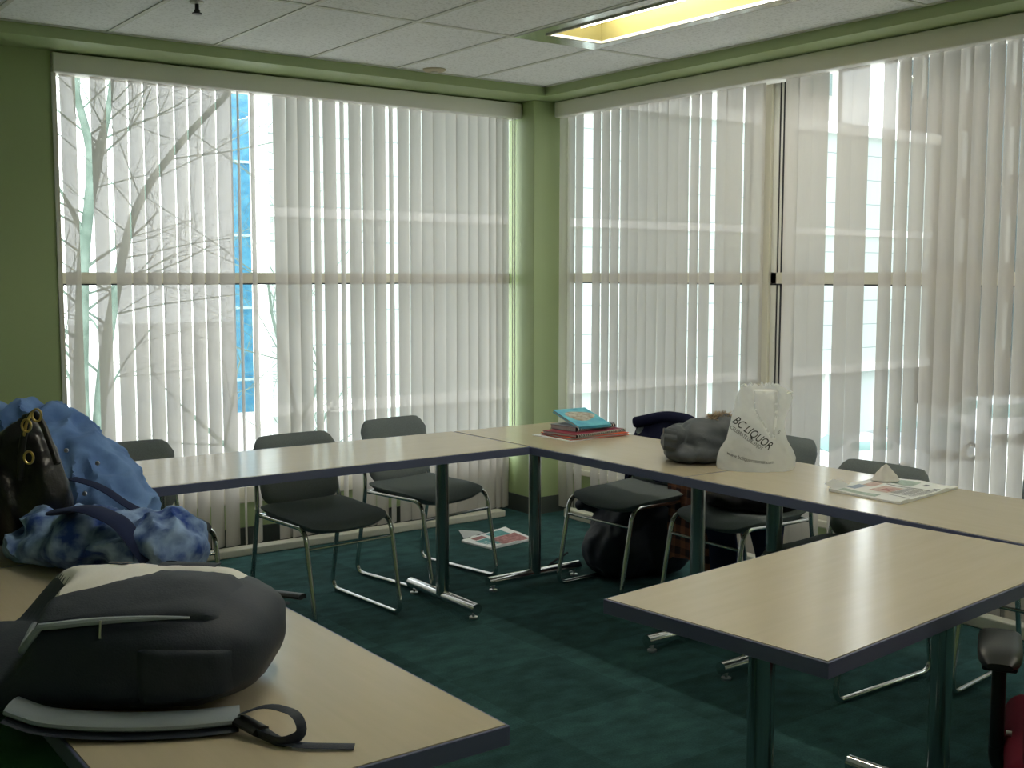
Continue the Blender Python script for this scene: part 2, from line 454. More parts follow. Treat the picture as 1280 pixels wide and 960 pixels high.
for i in range(0, 11):
    x = -.508 * i
    add_box(bm, (x - .011, Y0, H - .004), (x + .011, 0, H + .002))
for j in range(-1, 6):
    y = -1.039 - 1.502 * j
    if y < 0: add_box(bm, (X0, y - .011, H - .0045), (0, y + .011, H + .002))
add_box(bm, (X0, -.022, H - .005), (0, 0, H + .002)); add_box(bm, (-.022, Y0, H - .005), (0, 0, H + .002))
struct('trim_1', bm, 'ceil_dark', 'thin pale metal grid bars between the ceiling tiles', 'ceiling grid')
# lowered green border that runs round the ceiling over both windows
bm = boxes(((X0 - .1, 0, ZS), (.7, .8, H + .1)), ((0, Y0 - .1, ZS), (.7, 0, H + .1)))
struct('ceiling_border', bm, 'green', 'green painted dropped border between ceiling tiles and window blinds', 'ceiling border')
# left window wall
ZSILL = .27
bm = bmesh.new()
add_box(bm, (X0 - .1, .30, 0), (-2.715, .8, ZS))
add_box(bm, (-2.715, .455, 0), (.345, .8, ZSILL))
struct('wall_left', bm, 'green', 'green wall left of and below the left window', 'wall')
bm = bmesh.new()
add_box(bm, (.345, Y0, 0), (.7, .8, ZSILL))
add_box(bm, (.30, Y0, 0), (.7, -3.62, ZS))
struct('wall_right', bm, 'green', 'low green wall under the right hand window', 'wall')
struct('wall_back', box((X0, Y0 - .1, 0), (.7, Y0, H)), 'green', 'green rear wall behind the viewer', 'wall')
struct('wall_side', box((X0 - .1, Y0, 0), (X0, .4, H)), 'green', 'green side wall beyond the coat covered tables', 'wall')
bm = bmesh.new()
add_box(bm, (.04, .165, 0), (.325, .425, ZS), .006, 2)
struct('column', bm, 'green', 'square green corner column between the two windows', 'column')
bm = boxes(((.032, .157, 0), (.33, .17, .105)), ((.032, .165, 0), (.044, .43, .105)))
struct('baseboard_corner', bm, 'base', 'dark grey vinyl base around the corner column', 'baseboard')
struct('baseboard_left', boxes(((X0, .288, 0), (-2.70, .302, .105)), ((-2.715, .44, 0), (.04, .457, .1))), 'base', 'dark grey vinyl base along the left window wall', 'baseboard')
struct('baseboard_right', boxes(((.333, -3.7, 0), (.347, .165, .1))), 'base', 'dark grey vinyl base along the right window wall', 'baseboard')
# white strip lying along the foot of each window wall
struct('trim_2', box((-2.70, .22, 0), (-.13, .30, .04), .006), 'white_trim', 'off-white raceway strip on floor under the left blind', 'floor strip')
struct('trim_3', box((.15, -3.55, 0), (.215, .0, .055), .006), 'white_trim', 'off-white raceway strip on floor under the right blind', 'floor strip')

# ------------------------------------------------------------------ windows
def window(name, label, frame_boxes, light_boxes, gasket_boxes, sill, pane):
    root = bpy.data.objects.new(name, None); COL.objects.link(root)
    tag(root, label, 'window', kind='structure')
    obj('window_frame', boxes(*frame_boxes), 'beige_frame', root, False)
    if light_boxes: obj('sash', boxes(*light_boxes), 'light_frame', root, False)
    if gasket_boxes: obj('gasket', boxes(*gasket_boxes), 'gasket', root, False)
    obj('window_sill', box(*sill, .006), 'white_trim', root, False)
    obj('pane', box(*pane), 'glass', root, False)
y0, y1 = GY - .05, GY + .05
window('window_1', 'tall left window with beige frame behind vertical blind',
       [((-2.715, .31, ZSILL), (-2.690, y1, ZS)), ((-2.7, y0, ZSILL), (.33, y1, ZSILL + .06)),
        ((-2.7, y0, ZS - .06), (.33, y1, ZS)), ((-2.66, y0, 1.437), (.33, y1, 1.493))],
       [((-2.7165, .292, ZSILL), (-2.704, .312, 2.43))], [((-2.66, y0 - .002, 1.430), (.33, y0 + .02, 1.437))],
       ((-2.7, .425, ZSILL - .03), (.32, .50, ZSILL + .006)), ((-2.7, GY - .006, ZSILL + .02), (.35, GY + .006, ZS - .02)))
x0, x1 = GX - .05, GX + .05
window('window_2', 'tall right window with beige mullion behind vertical blind',
       [((x0, -3.62, ZSILL), (x1, -3.56, ZS)), ((x0 + .01, y0 + .01, ZSILL), (x1, y1, ZS)), ((x0, -3.6, ZSILL), (x1, .43, ZSILL + .06)),
        ((x0, -3.6, ZS - .06), (x1, .43, ZS)), ((x0, -3.6, 1.440), (x1, .43, 1.496)), ((x0 - .02, -1.462, ZSILL), (x1, -1.405, ZS))],
       [((x0, -1.496, ZSILL + .05), (x1, -1.462, ZS - .05)), ((x0 + .008, -1.519, ZSILL + .05), (x1 - .01, -1.501, ZS - .05)), ((x0 + .01, -1.535, ZSILL + .05), (x1 - .02, -1.526, ZS - .05))],
       [((x0 + .004, -1.501, ZSILL + .05), (x1 - .01, -1.496, ZS - .05)), ((x0 + .004, -1.526, ZSILL + .05), (x1 - .01, -1.519, ZS - .05)), ((x0 - .002, -3.56, 1.433), (x0 + .02, .43, 1.440))],
       ((.305, -3.6, ZSILL - .03), (.40, .43, ZSILL + .006)), ((GX - .006, -3.6, ZSILL + .02), (GX + .006, .45, ZS - .02)))

# ------------------------------------------------------------------ vertical blinds
SW = .089
def slat_mesh(theta, z0, z1, wob, sgn):
    bm = bmesh.new(); rows = []
    nz, ns = 9, 7
    for i in range(nz):
        f = i / (nz - 1); z = z0 + (z1 - z0) * f
        th = theta + wob[0] * math.sin(f * wob[1] + wob[2])
        row = []
        for k in range(ns):
            s = -1 + 2 * k / (ns - 1)
            a = s * SW / 2; b = -.0065 * (1 - s * s)
            row.append(bm.verts.new((a * math.cos(th) - b * math.sin(th), a * math.sin(th) + b * math.cos(th), z)))
        rows.append(row)
    grid_faces(bm, rows)
    return bm
left_iv = [(78, 97.5), (116, 135), (142, 161), (163, 180), (181.3, 199), (200.6, 218.6), (220, 235.6), (237, 252.8), (254, 270.8), (272, 291),
           (297, 300), (313, 319.5), (342, 358), (358, 373), (372.5, 388), (391.5, 400.5), (404, 420.5), (425, 431), (436, 451.6), (453, 466.4),
           (467, 482), (486, 492), (497, 511.6), (512, 527), (527, 542), (541, 557), (557, 571), (570, 585.5), (585, 598), (597, 611.5), (611, 621), (620, 629), (628, 636)]
right_iv = [(698.5, 709.5), (709.5, 718.6), (719.5, 729), (740.5, 751), (752, 762), (763, 774), (775, 785.5), (785, 797.5), (797.5, 809), (809, 822), (822, 834), (833.5, 847.5),
            (847, 860.5), (862, 873.4), (874.6, 888), (894, 907), (906, 927), (929, 938), (937, 955), (979, 996), (995.5, 1013), (1012.5, 1033), (1044, 1062), (1062, 1083), (1100, 1116.6),
            (1118, 1134.5), (1135.6, 1154.5), (1155.6, 1173), (1172.6, 1194.4), (1194, 1211), (1210, 1230), (1231, 1250), (1251, 1271), (1272, 1293), (1293, 1314), (1314, 1336), (1336, 1358), (1358, 1381)]
def blind(name, label, ivs, wall, v_ref):
    root = thing(name, label, 'window blind', (-1.33, YB, 0) if wall == 'L' else (XB, -1.7, 0))
    rl = Vector(root.location)
    rnd = random.Random(5 if wall == 'L' else 11)
    for (u0, u1) in ivs:
        if wall == 'L':
            a, b = at_y(u0, v_ref, YB), at_y(u1, v_ref, YB); d = ray((u0 + u1) / 2, v_ref)
            width = abs(b.x - a.x); t = d.x / d.y; c = Vector(((a.x + b.x) / 2, YB, 0))
        else:
            a, b = at_x(u0, v_ref, XB), at_x(u1, v_ref, XB); d = ray((u0 + u1) / 2, v_ref)
            width = abs(b.y - a.y); t = -d.y / d.x; c = Vector((XB, (a.y + b.y) / 2, 0))
        A = math.sqrt(1 + t * t); phi = math.atan(t); k = max(-1, min(1, width / SW / A))
        th = math.acos(k) - phi if wall == 'L' else -math.acos(k) - phi
        wob = (rnd.uniform(.01, .05), rnd.uniform(3, 6), rnd.uniform(0, 6))
        bm = slat_mesh(th, .035, 2.45, wob, 1)
        o = obj('slat', bm, 'slat', root, True, c - rl)
        if wall == 'R': o.rotation_euler = (0, 0, -PI / 2)
    return root, rl
bl, rl = blind('vertical_blind', 'long off-white vertical blind hanging over the left window', left_iv, 'L', 220)
def val(lo, hi, rl, root):
    obj('valance', box(Vector(lo) - rl, Vector(hi) - rl, .008, 3), 'valance', root)
val((-2.712, .278, 2.43), (.035, .40, 2.522), rl, bl)
obj('head_rail', box(Vector((-2.70, .325, 2.44)) - rl, Vector((.03, .355, 2.475)) - rl), 'light_frame', bl, False)
cp = at_y(640.5, 500, .29)
obj('cord', boxes((Vector((cp.x - .004, .285, .47)) - rl, Vector((cp.x, .289, 2.44)) - rl), (Vector((cp.x + .014, .285, .47)) - rl, Vector((cp.x + .018, .289, 2.44)) - rl)), 'light_frame', bl, False)
obj('cord_weight', lathe([(.004, .03), (.013, .022), (.014, -.03), (.008, -.04)], 14, Vector((cp.x + .008, .287, .455)) - rl), 'light_frame', bl)
br, rl = blind('vertical_blind', 'long off-white vertical blind with scattered gaps over the right window', right_iv, 'R', 260)
val((.178, -3.60, 2.435), (.30, .145, 2.526), rl, br)
obj('head_rail', box(Vector((.225, -3.58, 2.445)) - rl, Vector((.255, .14, 2.48)) - rl), 'light_frame', br, False)

# ------------------------------------------------------------------ ceiling fittings
first_light = t = thing('ceiling_light', 'recessed lit fluorescent troffer with bright metal flange in ceiling near windows', 'ceiling light', (-.762, -1.79, H), 0, 'recessed ceiling lights')
def L(x, y, z): return Vector((x + .762, y + 1.79, z - H))
fx0, fx1, fy0, fy1 = -1.005, -.519, -2.535, -1.045
ix0, ix1, iy0, iy1 = -.93, -.594, -2.40, -1.19
obj('flange', boxes((L(fx0, iy1, H - .008), L(fx1, fy1, H + .004)), (L(fx0, fy0, H - .008), L(fx1, iy0, H + .004)),
                    (L(fx0, iy0, H - .008), L(ix0, iy1, H + .004)), (L(ix1, iy0, H - .008), L(fx1, iy1, H + .004))), 'troffer', t, False)
bm = bmesh.new()                                     # sloping reflector pan
lo = [bm.verts.new(L(x, y, H + .002)) for x, y in ((ix0, iy0), (ix1, iy0), (ix1, iy1), (ix0, iy1))]
up = [bm.verts.new(L(x, y, H + .085)) for x, y in ((ix0 + .05, iy0 + .05), (ix1 - .05, iy0 + .05), (ix1 - .05, iy1 - .05), (ix0 + .05, iy1 - .05))]
for k in range(4): bm.faces.new((lo[k], lo[(k + 1) % 4], up[(k + 1) % 4], up[k]))
bm.faces.new(up)
lo2 = [bm.verts.new(v.co + Vector((0, 0, .012))) for v in up]
bm.faces.new(list(reversed(lo2)))
for k in range(4): bm.faces.new((up[k], up[(k + 1) % 4], lo2[(k + 1) % 4], lo2[k]))
obj('reflector', bm, 'reflector', t, False)
obj('inner_rim', boxes((L(ix0, iy1 - .014, H - .014), L(ix1, iy1, H - .002)), (L(ix0, iy0, H - .014), L(ix1, iy0 + .014, H - .002)),
                       (L(ix0, iy0, H - .014), L(ix0 + .014, iy1, H - .002)), (L(ix1 - .014, iy0, H - .014), L(ix1, iy1, H - .002))), 'white_trim', t, False)
obj('fluorescent_tube', cyl(L(-.80, iy0 + .06, H + .04), L(-.80, iy1 - .1, H + .04), .019, 16), 'tube', t)
for (x, y), lab in zip(lights_at[1:], ('added unseen fill light over the middle of the room behind the view', 'added unseen fill light over the right side of the room behind the view', 'added unseen fill light above the rear of the room')):
    c = first_light.copy(); COL.objects.link(c); c.location = (x, y, H); c['label'] = lab  # out-of-view copies of the first troffer, added to brighten the foreground
    for ch in first_light.children:
        d = ch.copy(); COL.objects.link(d); d.parent = c
p = at_z(543, 86.5, H)
t = thing('ceiling_sensor', 'small round beige disc set in ceiling tile near corner', 'ceiling sensor', (p.x, p.y, H))
obj('disc', lathe([(.062, 0), (.062, -.006), (.05, -.012), (.02, -.014)], 28), plain('beige_disc', srgb(192, 180, 150), .6), t)
obj('centre', lathe([(.018, -.012), (.018, -.018), (.006, -.02)], 18), 'white_trim', t)
p = at_z(246, 2, H)
t = thing('sprinkler_head', 'small dark sprinkler head hanging from the ceiling tile', 'sprinkler', (p.x, p.y, H))
obj('escutcheon', lathe([(.03, 0), (.028, -.006), (.012, -.01)], 20), 'ceil_dark', t)
obj('nozzle', lathe([(.008, -.005), (.008, -.03), (.012, -.035), (.012, -.045)], 14), 'black_plastic', t)
obj('deflector', lathe([(.02, -.045), (.02, -.05), (.006, -.052)], 14), 'black_plastic', t)

# ================================================================== OUTSIDE THE WINDOWS
GZ = -5.0
struct('street', box((-60, 3, GZ - .2), (140, 150, GZ)), 'asphalt', 'grey street and kerb outside below the windows', 'street')
struct('street_right', box((4, -60, GZ - .2), (140, 3, GZ)), 'asphalt', 'grey parking street outside below the right window', 'street')
YF = 22.6
def footprint(pts, z0, z1):
    bm = bmesh.new(); lo = [bm.verts.new((x, y, z0)) for x, y in pts]; hi = [bm.verts.new((x, y, z1)) for x, y in pts]
    n = len(pts); bm.faces.new(list(reversed(lo))); bm.faces.new(hi)
    for k in range(n): bm.faces.new((lo[k], lo[(k + 1) % n], hi[(k + 1) % n], hi[k]))
    return bm
# long pale panel-clad block across the street
b = thing('panel_building', 'pale grey panel clad building across the street outside', 'building', (20, YF, GZ))
xl, xr = 8.45, 37.5
obj('wall', footprint([(xl - 20, 0), (xr - 20, 0), (xr - 20, 12), (xl - 12.5, 12)], 2.9, 11.75), 'facade', b, False)
obj('parapet', footprint([(xl - 20.1, -.25), (xr - 19.8, -.25), (xr - 19.8, 12.2), (xl - 12.5, 12.2)], 11.75, 12.15), 'white_panel_out', b, False)
obj('corner_pier', boxes(((xl - 20.25, -.2, 0), (xl - 20, .4, 11.9))), 'white_panel_out', b, False)
obj('pier', boxes(((27.8 - 20, -.35, 0), (28.4 - 20, .2, 11.7))), 'white_panel_out', b, False)
obj('ledge', boxes(((xl - 20, -.2, 2.8), (xr - 20, .2, 3.1)), ((xl - 20, -.12, 8.0), (xr - 20, .2, 8.25))), 'white_panel_out', b, False)
obj('shop_glass', footprint([(xl - 19.7, .5), (xr - 20, .5), (xr - 20, 11.5), (xl - 12.3, 11.5)], 0, 2.9), 'pale_glass', b, False)
for k in range(9):
    obj('shop_mullion', box((xl - 20 + 3.3 * k, .35, 0), (xl - 20 + 3.3 * k + .22, .52, 2.9)), 'white_panel_out', b, False)
# blue glass tower behind its left end
b = thing('glass_tower', 'tall blue glass tower outside beyond the tree', 'building', (16, 46, GZ))
obj('curtain_wall', footprint([(1.35, 0), (6.5, 0), (7.9, 12), (6.6, 12)], 0, 42), 'blue_glass', b, False)
for k in range(12): obj('floor_band', box((1.3, -.08, 1.5 + 3.4 * k), (6.55, .02, 1.62 + 3.4 * k)), plain('pale_band', srgb(170, 205, 215), .5), b, False)
# white tower with ranks of windows behind the pale block
b = thing('white_tower', 'white office tower with ranks of windows rising behind the pale building', 'building', (50, 40, GZ))
obj('wall', box((-26, 0, 0), (4, 14, 48)), 'white_panel_out', b, False)
for j in range(7):
    for i in range(10):
        x = -25.4 + 2.9 * i; z = 13 + 4.1 * j
        f = obj('window', box((x, -.12, z), (x + 2.2, .05, z + 2.1)), 'light_frame', b, False)
        obj('pane', boxes(((x + .12, -.16, z + .12), (x + 1.0, -.1, z + 1.98)), ((x + 1.2, -.16, z + .12), (x + 2.08, -.1, z + 1.98))), 'dark_glass', f, False)
# darker block on the right
b = thing('grey_block', 'grey office block with window bands seen through right end of blind', 'building', (47, 8, GZ))
obj('wall', box((0, -30, 0), (14, 23, 60)), 'grey_tower', b, False)
for j in range(12):
    f = obj('window_band', box((-.12, -29, 3 + 4.1 * j), (.1, 22.4, 5.2 + 4.1 * j)), 'band_glass', b, False)
    obj('mullions', boxes(*[((-.2, -29 + 2.4 * i, 3 + 4.1 * j), (-.1, -28.8 + 2.4 * i, 5.2 + 4.1 * j)) for i in range(22)]), 'light_frame', f, False)
# bare tree
def tree(name, label, base, h, seed, spread, stems=None):
    rnd = random.Random(seed)
    t = thing(name, label, 'tree', base)
    tr, brn = bmesh.new(), bmesh.new()
    def grow(bm, p, d, length, r, depth):
        n = 5; pts = [p.copy()]; q = p.copy(); dd = d.copy()
        for i in range(n):
            dd = (dd + Vector((rnd.uniform(-1, 1), rnd.uniform(-1, 1), rnd.uniform(-.3, .6))) * (.07 if depth == 0 else .16)).normalized()
            q = q + dd * length / n; pts.append(q.copy())
        if depth > 1 and min(q_.y for q_ in pts) + base[1] < 1.6: return
        rr = [r * (1 - .45 * i / n) for i in range(n + 1)]
        add_tube(bm, pts, rr, 7 if depth < 2 else 5)
        if depth >= 5: return
        kids = 4 if depth < 4 else 3
        for k in range(kids):
            i = rnd.randint(2, n); side = Vector((rnd.uniform(-1, 1), rnd.uniform(-1, 1), rnd.uniform(-.35, .6)))
            side = (side - dd * side.dot(dd)).normalized()
            nd = (dd * rnd.uniform(.4, .8) + side * spread).normalized()
            grow(brn, pts[i], nd, length * rnd.uniform(.55, .8), rr[i] * rnd.uniform(.4, .58), depth + 1)
    if stems:
        for path, r0 in stems:
            pts = fillet(path, .4, 3); n = len(pts)
            rr = [r0 * (1 - .6 * i / (n - 1)) for i in range(n)]
            add_tube(tr, pts, rr, 9)
            for k in range(3, n - 1, 2):
                for _ in range(1):
                    d = (pts[k + 1] - pts[k]).normalized(); side = Vector((rnd.uniform(-1, 1), rnd.uniform(-.5, 1), rnd.uniform(-.2, .6)))
                    side = (side - d * side.dot(d)).normalized()
                    grow(brn, pts[k], (d * rnd.uniform(.3, .7) + side).normalized(), h * rnd.uniform(.12, .28), rr[k] * rnd.uniform(.16, .3), 3)
    else:
        grow(tr, Vector((0, 0, 0)), Vector((.03, 0, 1)), h, .17, 0)
    obj('trunk', tr, 'bark', t); obj('branches', brn, 'bark', t)
p = at_y(103, 345, 9.0); base = Vector((p.x, 9.0, GZ))
def stem(pts): return [at_y(u, v, 9.0) - base for u, v in pts]
tree('bare_tree', 'bare grey branched tree just outside the left window', base, 8.2, 3, .7,
     [([Vector((.2, 0, 0))] + stem([(104, 560), (101, 470), (103, 400), (103, 345), (107, 295), (113, 245), (114, 190), (106, 155), (96, 122), (90, 60)]), .10),
      ([Vector((.35, 0, .1))] + stem([(122, 560), (127, 480), (136, 415), (143, 375), (151, 330), (166, 270), (186, 230), (230, 172), (292, 110), (340, 60)]), .085),
      (stem([(112, 250), (124, 190), (136, 140), (142, 70)]), .07), (stem([(107, 300), (90, 262), (72, 232)]), .04)])
p = at_y(330, 345, 13)
tree('bare_tree', 'slender bare tree outside in front of the blue tower', (p.x + .6, 14.5, GZ), 4.0, 9, .7)

# parked cars
def car(label, loc, rz, paint, suv):
    t = thing('car', label, 'car', loc, rz)
    Lh, Wd = (2.3, .92)
    prof = ([(-2.3, .45), (-2.32, .9), (-2.15, 1.02), (-2.0, 1.62), (-1.8, 1.74), (.35, 1.72), (1.05, 1.08), (2.15, .95), (2.3, .7), (2.28, .42)] if suv else
            [(-2.3, .42), (-2.32, .85), (-2.1, .98), (-1.5, 1.05), (-.95, 1.42), (.15, 1.44), (.95, 1.0), (2.1, .84), (2.3, .62), (2.28, .4)])
    bm = bmesh.new(); sides = []
    for s, k in ((-1, 1), (-1, .0), (1, .0), (1, 1)):
        row = []
        for (x, z) in prof:
            inset = .16 * max(0, (z - .95) / .75)
            row.append(bm.verts.new((x * (.985 if k else 1), s * (Wd - inset - (.05 if k else 0)) if k else s * (Wd - inset - .0) * .9, z + (0 if k else .02))))
        sides.append(row)
    n = len(prof)
    for a, b2 in ((0, 1), (1, 2), (2, 3)):
        for i in range(n): bm.faces.new((sides[a][i], sides[a][(i + 1) % n], sides[b2][(i + 1) % n], sides[b2][i]))
    bm.faces.new(sides[0]); bm.faces.new(list(reversed(sides[3])))
    bmesh.ops.recalc_face_normals(bm, faces=bm.faces)
    obj('body', bm, paint, t)
    for s in (-1, 1):
        for (xa, xb) in (((-1.75, -.75), (-.65, .35)) if suv else ((-1.05, -.4), (-.3, .35))):
            zt = 1.58 if suv else 1.34
            bm = bmesh.new()
            add_box(bm, (xa, s * .80 - .05, 1.06), (xb, s * .80 + .05, zt), .02)
            obj('side_window', bm, 'dark_glass', t)
    obj('windscreen', tube([(.42, 0, 1.66 if suv else 1.38), (.98, 0, 1.14 if suv else 1.03)], .1, 8, (1.4, .05)), 'dark_glass', t)
    for x in (-1.4, 1.4):
        for s in (-1, 1):
            w = obj('wheel', cyl((x, s * .70, .33), (x, s * .93, .33), .33, 20), 'tyre', t)
            obj('hub', cyl((x, s * .90, .33), (x, s * .945, .33), .2, 14), 'car_silver', w)
    obj('lamps', boxes(((2.2, -.8, .62), (2.31, -.5, .78)), ((2.2, .5, .62), (2.31, .8, .78))), 'light_frame', t)
for lab, u, v, rz, paint, suv in (('silver hatchback parked at kerb, seen through a gap in the right blind', 1060, 600, 2.7, 'car_silver', False),
                                  ('white estate car parked on street, dimly seen through sheer slats', 1228, 553, 2.75, 'car_white', True),
                                  ('grey saloon parked on the street beside white estate car', 1150, 573, 2.75, 'car_grey', False)):
    p = at_z(u, v, GZ); car(lab, (p.x, p.y, GZ), rz, paint, suv)
for k, (u, v) in enumerate(((1195, 578), (1255, 586))):
    p = at_z(u, v, GZ)
    o = obj('road_line', box((-3, -.08, 0), (3, .08, .015)), 'road_paint', None, False, (p.x, p.y, GZ)); o.rotation_euler = (0, 0, .5)
    tag(o, ['white painted bay line on street nearer the cars', 'white painted bay line on street farther right'][k], 'road marking', kind='structure')
# ================================================================== TABLES
ZT = .737
def table(label, c, length, rz, legs=(-.5, .5), depth=.61, group='maple conference tables in a horseshoe'):
    """c = centre of the top; long side along local x"""
    t = thing('conference_table', label, 'table', (c[0], c[1], 0), rz, group)
    l, d = length / 2, depth / 2
    top = obj('tabletop', box((-l + .002, -d + .002, ZT - .033), (l - .002, d - .002, ZT)), 'maple', t, False)
    bm = bmesh.new()
    e = .004
    for lo, hi in (((-l - e, -d - e, ZT - .035), (l + e, -d + .002, ZT - .0015)), ((-l - e, d - .002, ZT - .035), (l + e, d + e, ZT - .0015)),
                   ((-l - e, -d, ZT - .035), (-l + .002, d, ZT - .0015)), ((l - .002, -d, ZT - .035), (l + e, d, ZT - .0015))):
        add_box(bm, lo, hi, .0012, 1)
    obj('edge_band', bm, 'edge', top, False)
    obj('under_rail', boxes(((-l + .12, -.03, ZT - .06), (l - .12, .03, ZT - .033))), 'black_plastic', t, False)
    for x in legs:
        lg = obj('leg', tube([(x, 0, .05), (x, 0, ZT - .034)], .030, 24), 'dark_chrome', t)
        f = obj('foot', tube([(x, -.275, .047), (x, .275, .047)], .024, 18), 'chrome', lg)
        for s in (-1, 1):
            obj('glide', lathe([(.019, 0), (.019, .008), (.006, .009), (.006, .03)], 16, (x, s * .245, 0)), 'glide', lg)
        obj('mounting_plate', box((x - .06, -.18, ZT - .042), (x + .06, .18, ZT - .033)), 'black_plastic', lg, False)
    return t
yl, xr_ = -1.165, -.92
table('maple table below the left window with two charcoal chairs pushed under', (-2.152, yl), 1.832, 0, (-.62, .665))
table('maple corner table holding the stack of notebooks', (xr_, -1.640), 1.545, PI / 2, (-.55, .535))
table('maple table by right window with newspaper and white plastic bag', (xr_, -3.205), 1.57, PI / 2, (-.55, .62))
P1, P2, P3 = at_z(757, 748, ZT), at_z(1037, 826, ZT), at_z(1110, 652, ZT)
axis = (P3 - P1); axis.z = 0; ln = axis.length - .012; axis.normalize(); wd = (P2 - P1).length
nrm = Vector((axis.y, -axis.x, 0))
cn = P1 + axis * (ln / 2) + nrm * (wd / 2)
rzn = math.atan2(axis.y, axis.x)
table('bare maple table jutting into the room with nothing on it', (cn.x, cn.y), ln, rzn, (-ln / 2 + .20, ln / 2 - .20), wd)
table('maple table under the black backpack with its bare end sticking out', (-3.455, -3.145), 1.59, PI / 2, (-.55, .55))
table('maple table under the heap of denim jackets and handbag', (-3.455, -1.56), 1.56, PI / 2, (-.55, .55))

# ================================================================== CHAIRS
def seat_bm(w=.44, d=.43):
    bm = bmesh.new(); nx, ny = 18, 16
    tops, bots = [], []
    for j in range(ny + 1):
        rt, rb = [], []
        b = -1 + 2 * j / ny
        for i in range(nx + 1):
            a = -1 + 2 * i / nx
            # rounded-square plan
            k = max(abs(a), abs(b)); r = (abs(a) ** 7 + abs(b) ** 7) ** (1 / 7) if k > 0 else 1
            sc_ = k / r if r > 0 else 1
            x = a * sc_ * w / 2; y = b * sc_ * d / 2
            e = (1 - k ** 10)
            z = .455 - .012 * (1 - a * a) * (1 - .5 * b * b) - .030 * max(0, (-b - .25) / .75) ** 2 * (.5 + .8 * (1 - a * a)) + .012 * max(0, b)
            th = .026 * max(e, .0) ** .5
            rt.append(bm.verts.new((x, y, z + th * .55))); rb.append(bm.verts.new((x, y, z - th * 1.15 - .004)))
        tops.append(rt); bots.append(rb)
    grid_faces(bm, tops)
    grid_faces(bm, [list(reversed(r)) for r in bots])
    edge_t = tops[0][:] + [tops[j][nx] for j in range(1, ny + 1)] + list(reversed(tops[ny]))[1:] + [tops[j][0] for j in range(ny - 1, 0, -1)]
    edge_b = bots[0][:] + [bots[j][nx] for j in range(1, ny + 1)] + list(reversed(bots[ny]))[1:] + [bots[j][0] for j in range(ny - 1, 0, -1)]
    n = len(edge_t)
    for i in range(n):
        bm.faces.new((edge_t[i], edge_b[i], edge_b[(i + 1) % n], edge_t[(i + 1) % n]))
    bmesh.ops.recalc_face_normals(bm, faces=bm.faces)
    return bm
def back_bm(w=.42):
    bm = bmesh.new(); nx, nz = 20, 14
    fr, bk = [], []
    for j in range(nz + 1):
        v = j / nz; rf, rb = [], []
        for i in range(nx + 1):
            a = -1 + 2 * i / nx
            zt = .765 - .055 * max(0, (abs(a) - .72) / .28) ** 2.4
            zb = .435 + .05 * abs(a) ** 2.2 + .02 * max(0, (abs(a) - .8) / .2) ** 2
            z = zb + (zt - zb) * v
            lean = .205 + (z - .45) * .24
            y = lean - .028 * a * a
            e = max(0, min(1 - abs(a) ** 9, 1 - abs(2 * v - 1) ** 9)) ** .5
            th = .019 * e + .003
            x = a * w / 2 * (.93 + .07 * v)
            rf.append(bm.verts.new((x, y - th, z))); rb.append(bm.verts.new((x, y + th, z)))
        fr.append(rf); bk.append(rb)
    grid_faces(bm, fr); grid_faces(bm, [list(reversed(r)) for r in bk])
    ring = lambda g: g[0][:] + [g[j][nx] for j in range(1, nz + 1)] + list(reversed(g[nz]))[1:] + [g[j][0] for j in range(nz - 1, 0, -1)]
    a, b = ring(fr), ring(bk); n = len(a)
    for i in range(n): bm.faces.new((a[i], b[i], b[(i + 1) % n], a[(i + 1) % n]))
    bmesh.ops.recalc_face_normals(bm, faces=bm.faces)
    return bm
def make_chair(label, group):
    t = thing('stacking_chair', label, 'chair', (0, 0, 0), 0, group)
    obj('seat', seat_bm(), 'fabric', t)
    obj('backrest', back_bm(), 'fabric', t)
    for s in (-1, 1):
        x = s * .212
        pts = [(x * .95, .20, .425), (x, -.205, .430), (x * 1.0, -.285, .0115), (x * 1.0, .285, .0115), (x * 1.0, .205, .44), (x * .93, .243, .62)]
        obj('leg_frame', tube(fillet(pts, .06, 6), .0105, 12), 'chrome', t)
    obj('front_bar', tube([(-.212, -.222, .345), (.212, -.222, .345)], .007, 10), 'chrome', t)
    obj('rear_bar', tube([(-.212, .20, .425), (.212, .20, .425)], .008, 10), 'chrome', t)
    return t
chair0 = make_chair('', 'charcoal chairs tucked under the window tables')
used = []
def place_chair(x, y, rz, label):
    if not used:
        r = chair0; used.append(1)
    else:
        r = chair0.copy(); COL.objects.link(r)
        for ch in chair0.children:
            c = ch.copy(); COL.objects.link(c); c.parent = r
    r.location = (x, y, 0); r.rotation_euler = (0, 0, rz); r['label'] = label
    return r
place_chair(-1.955, -.93, .07, 'charcoal chair pushed under left table, directly left of the table leg')
place_chair(-1.275, -.69, .17, 'charcoal chair set furthest from table, with magazine on floor beside it')
place_chair(-2.68, -.76, .0, 'charcoal chair mostly hidden behind the pile of denim jackets')
place_chair(-.57, -1.41, -PI / 2 + .05, 'charcoal chair with navy coat on its back and black bag beneath')
place_chair(-.48, -2.02, -PI / 2 - .02, 'charcoal chair behind white plastic bag with black coat on its seat')
place_chair(-.775, -2.775, -PI / 2, 'charcoal chair whose back shows just behind the table newspaper')
place_chair(-.36, -3.36, -PI / 2 + .12, 'charcoal chair partly seen past the bare table end beside the office armrest')

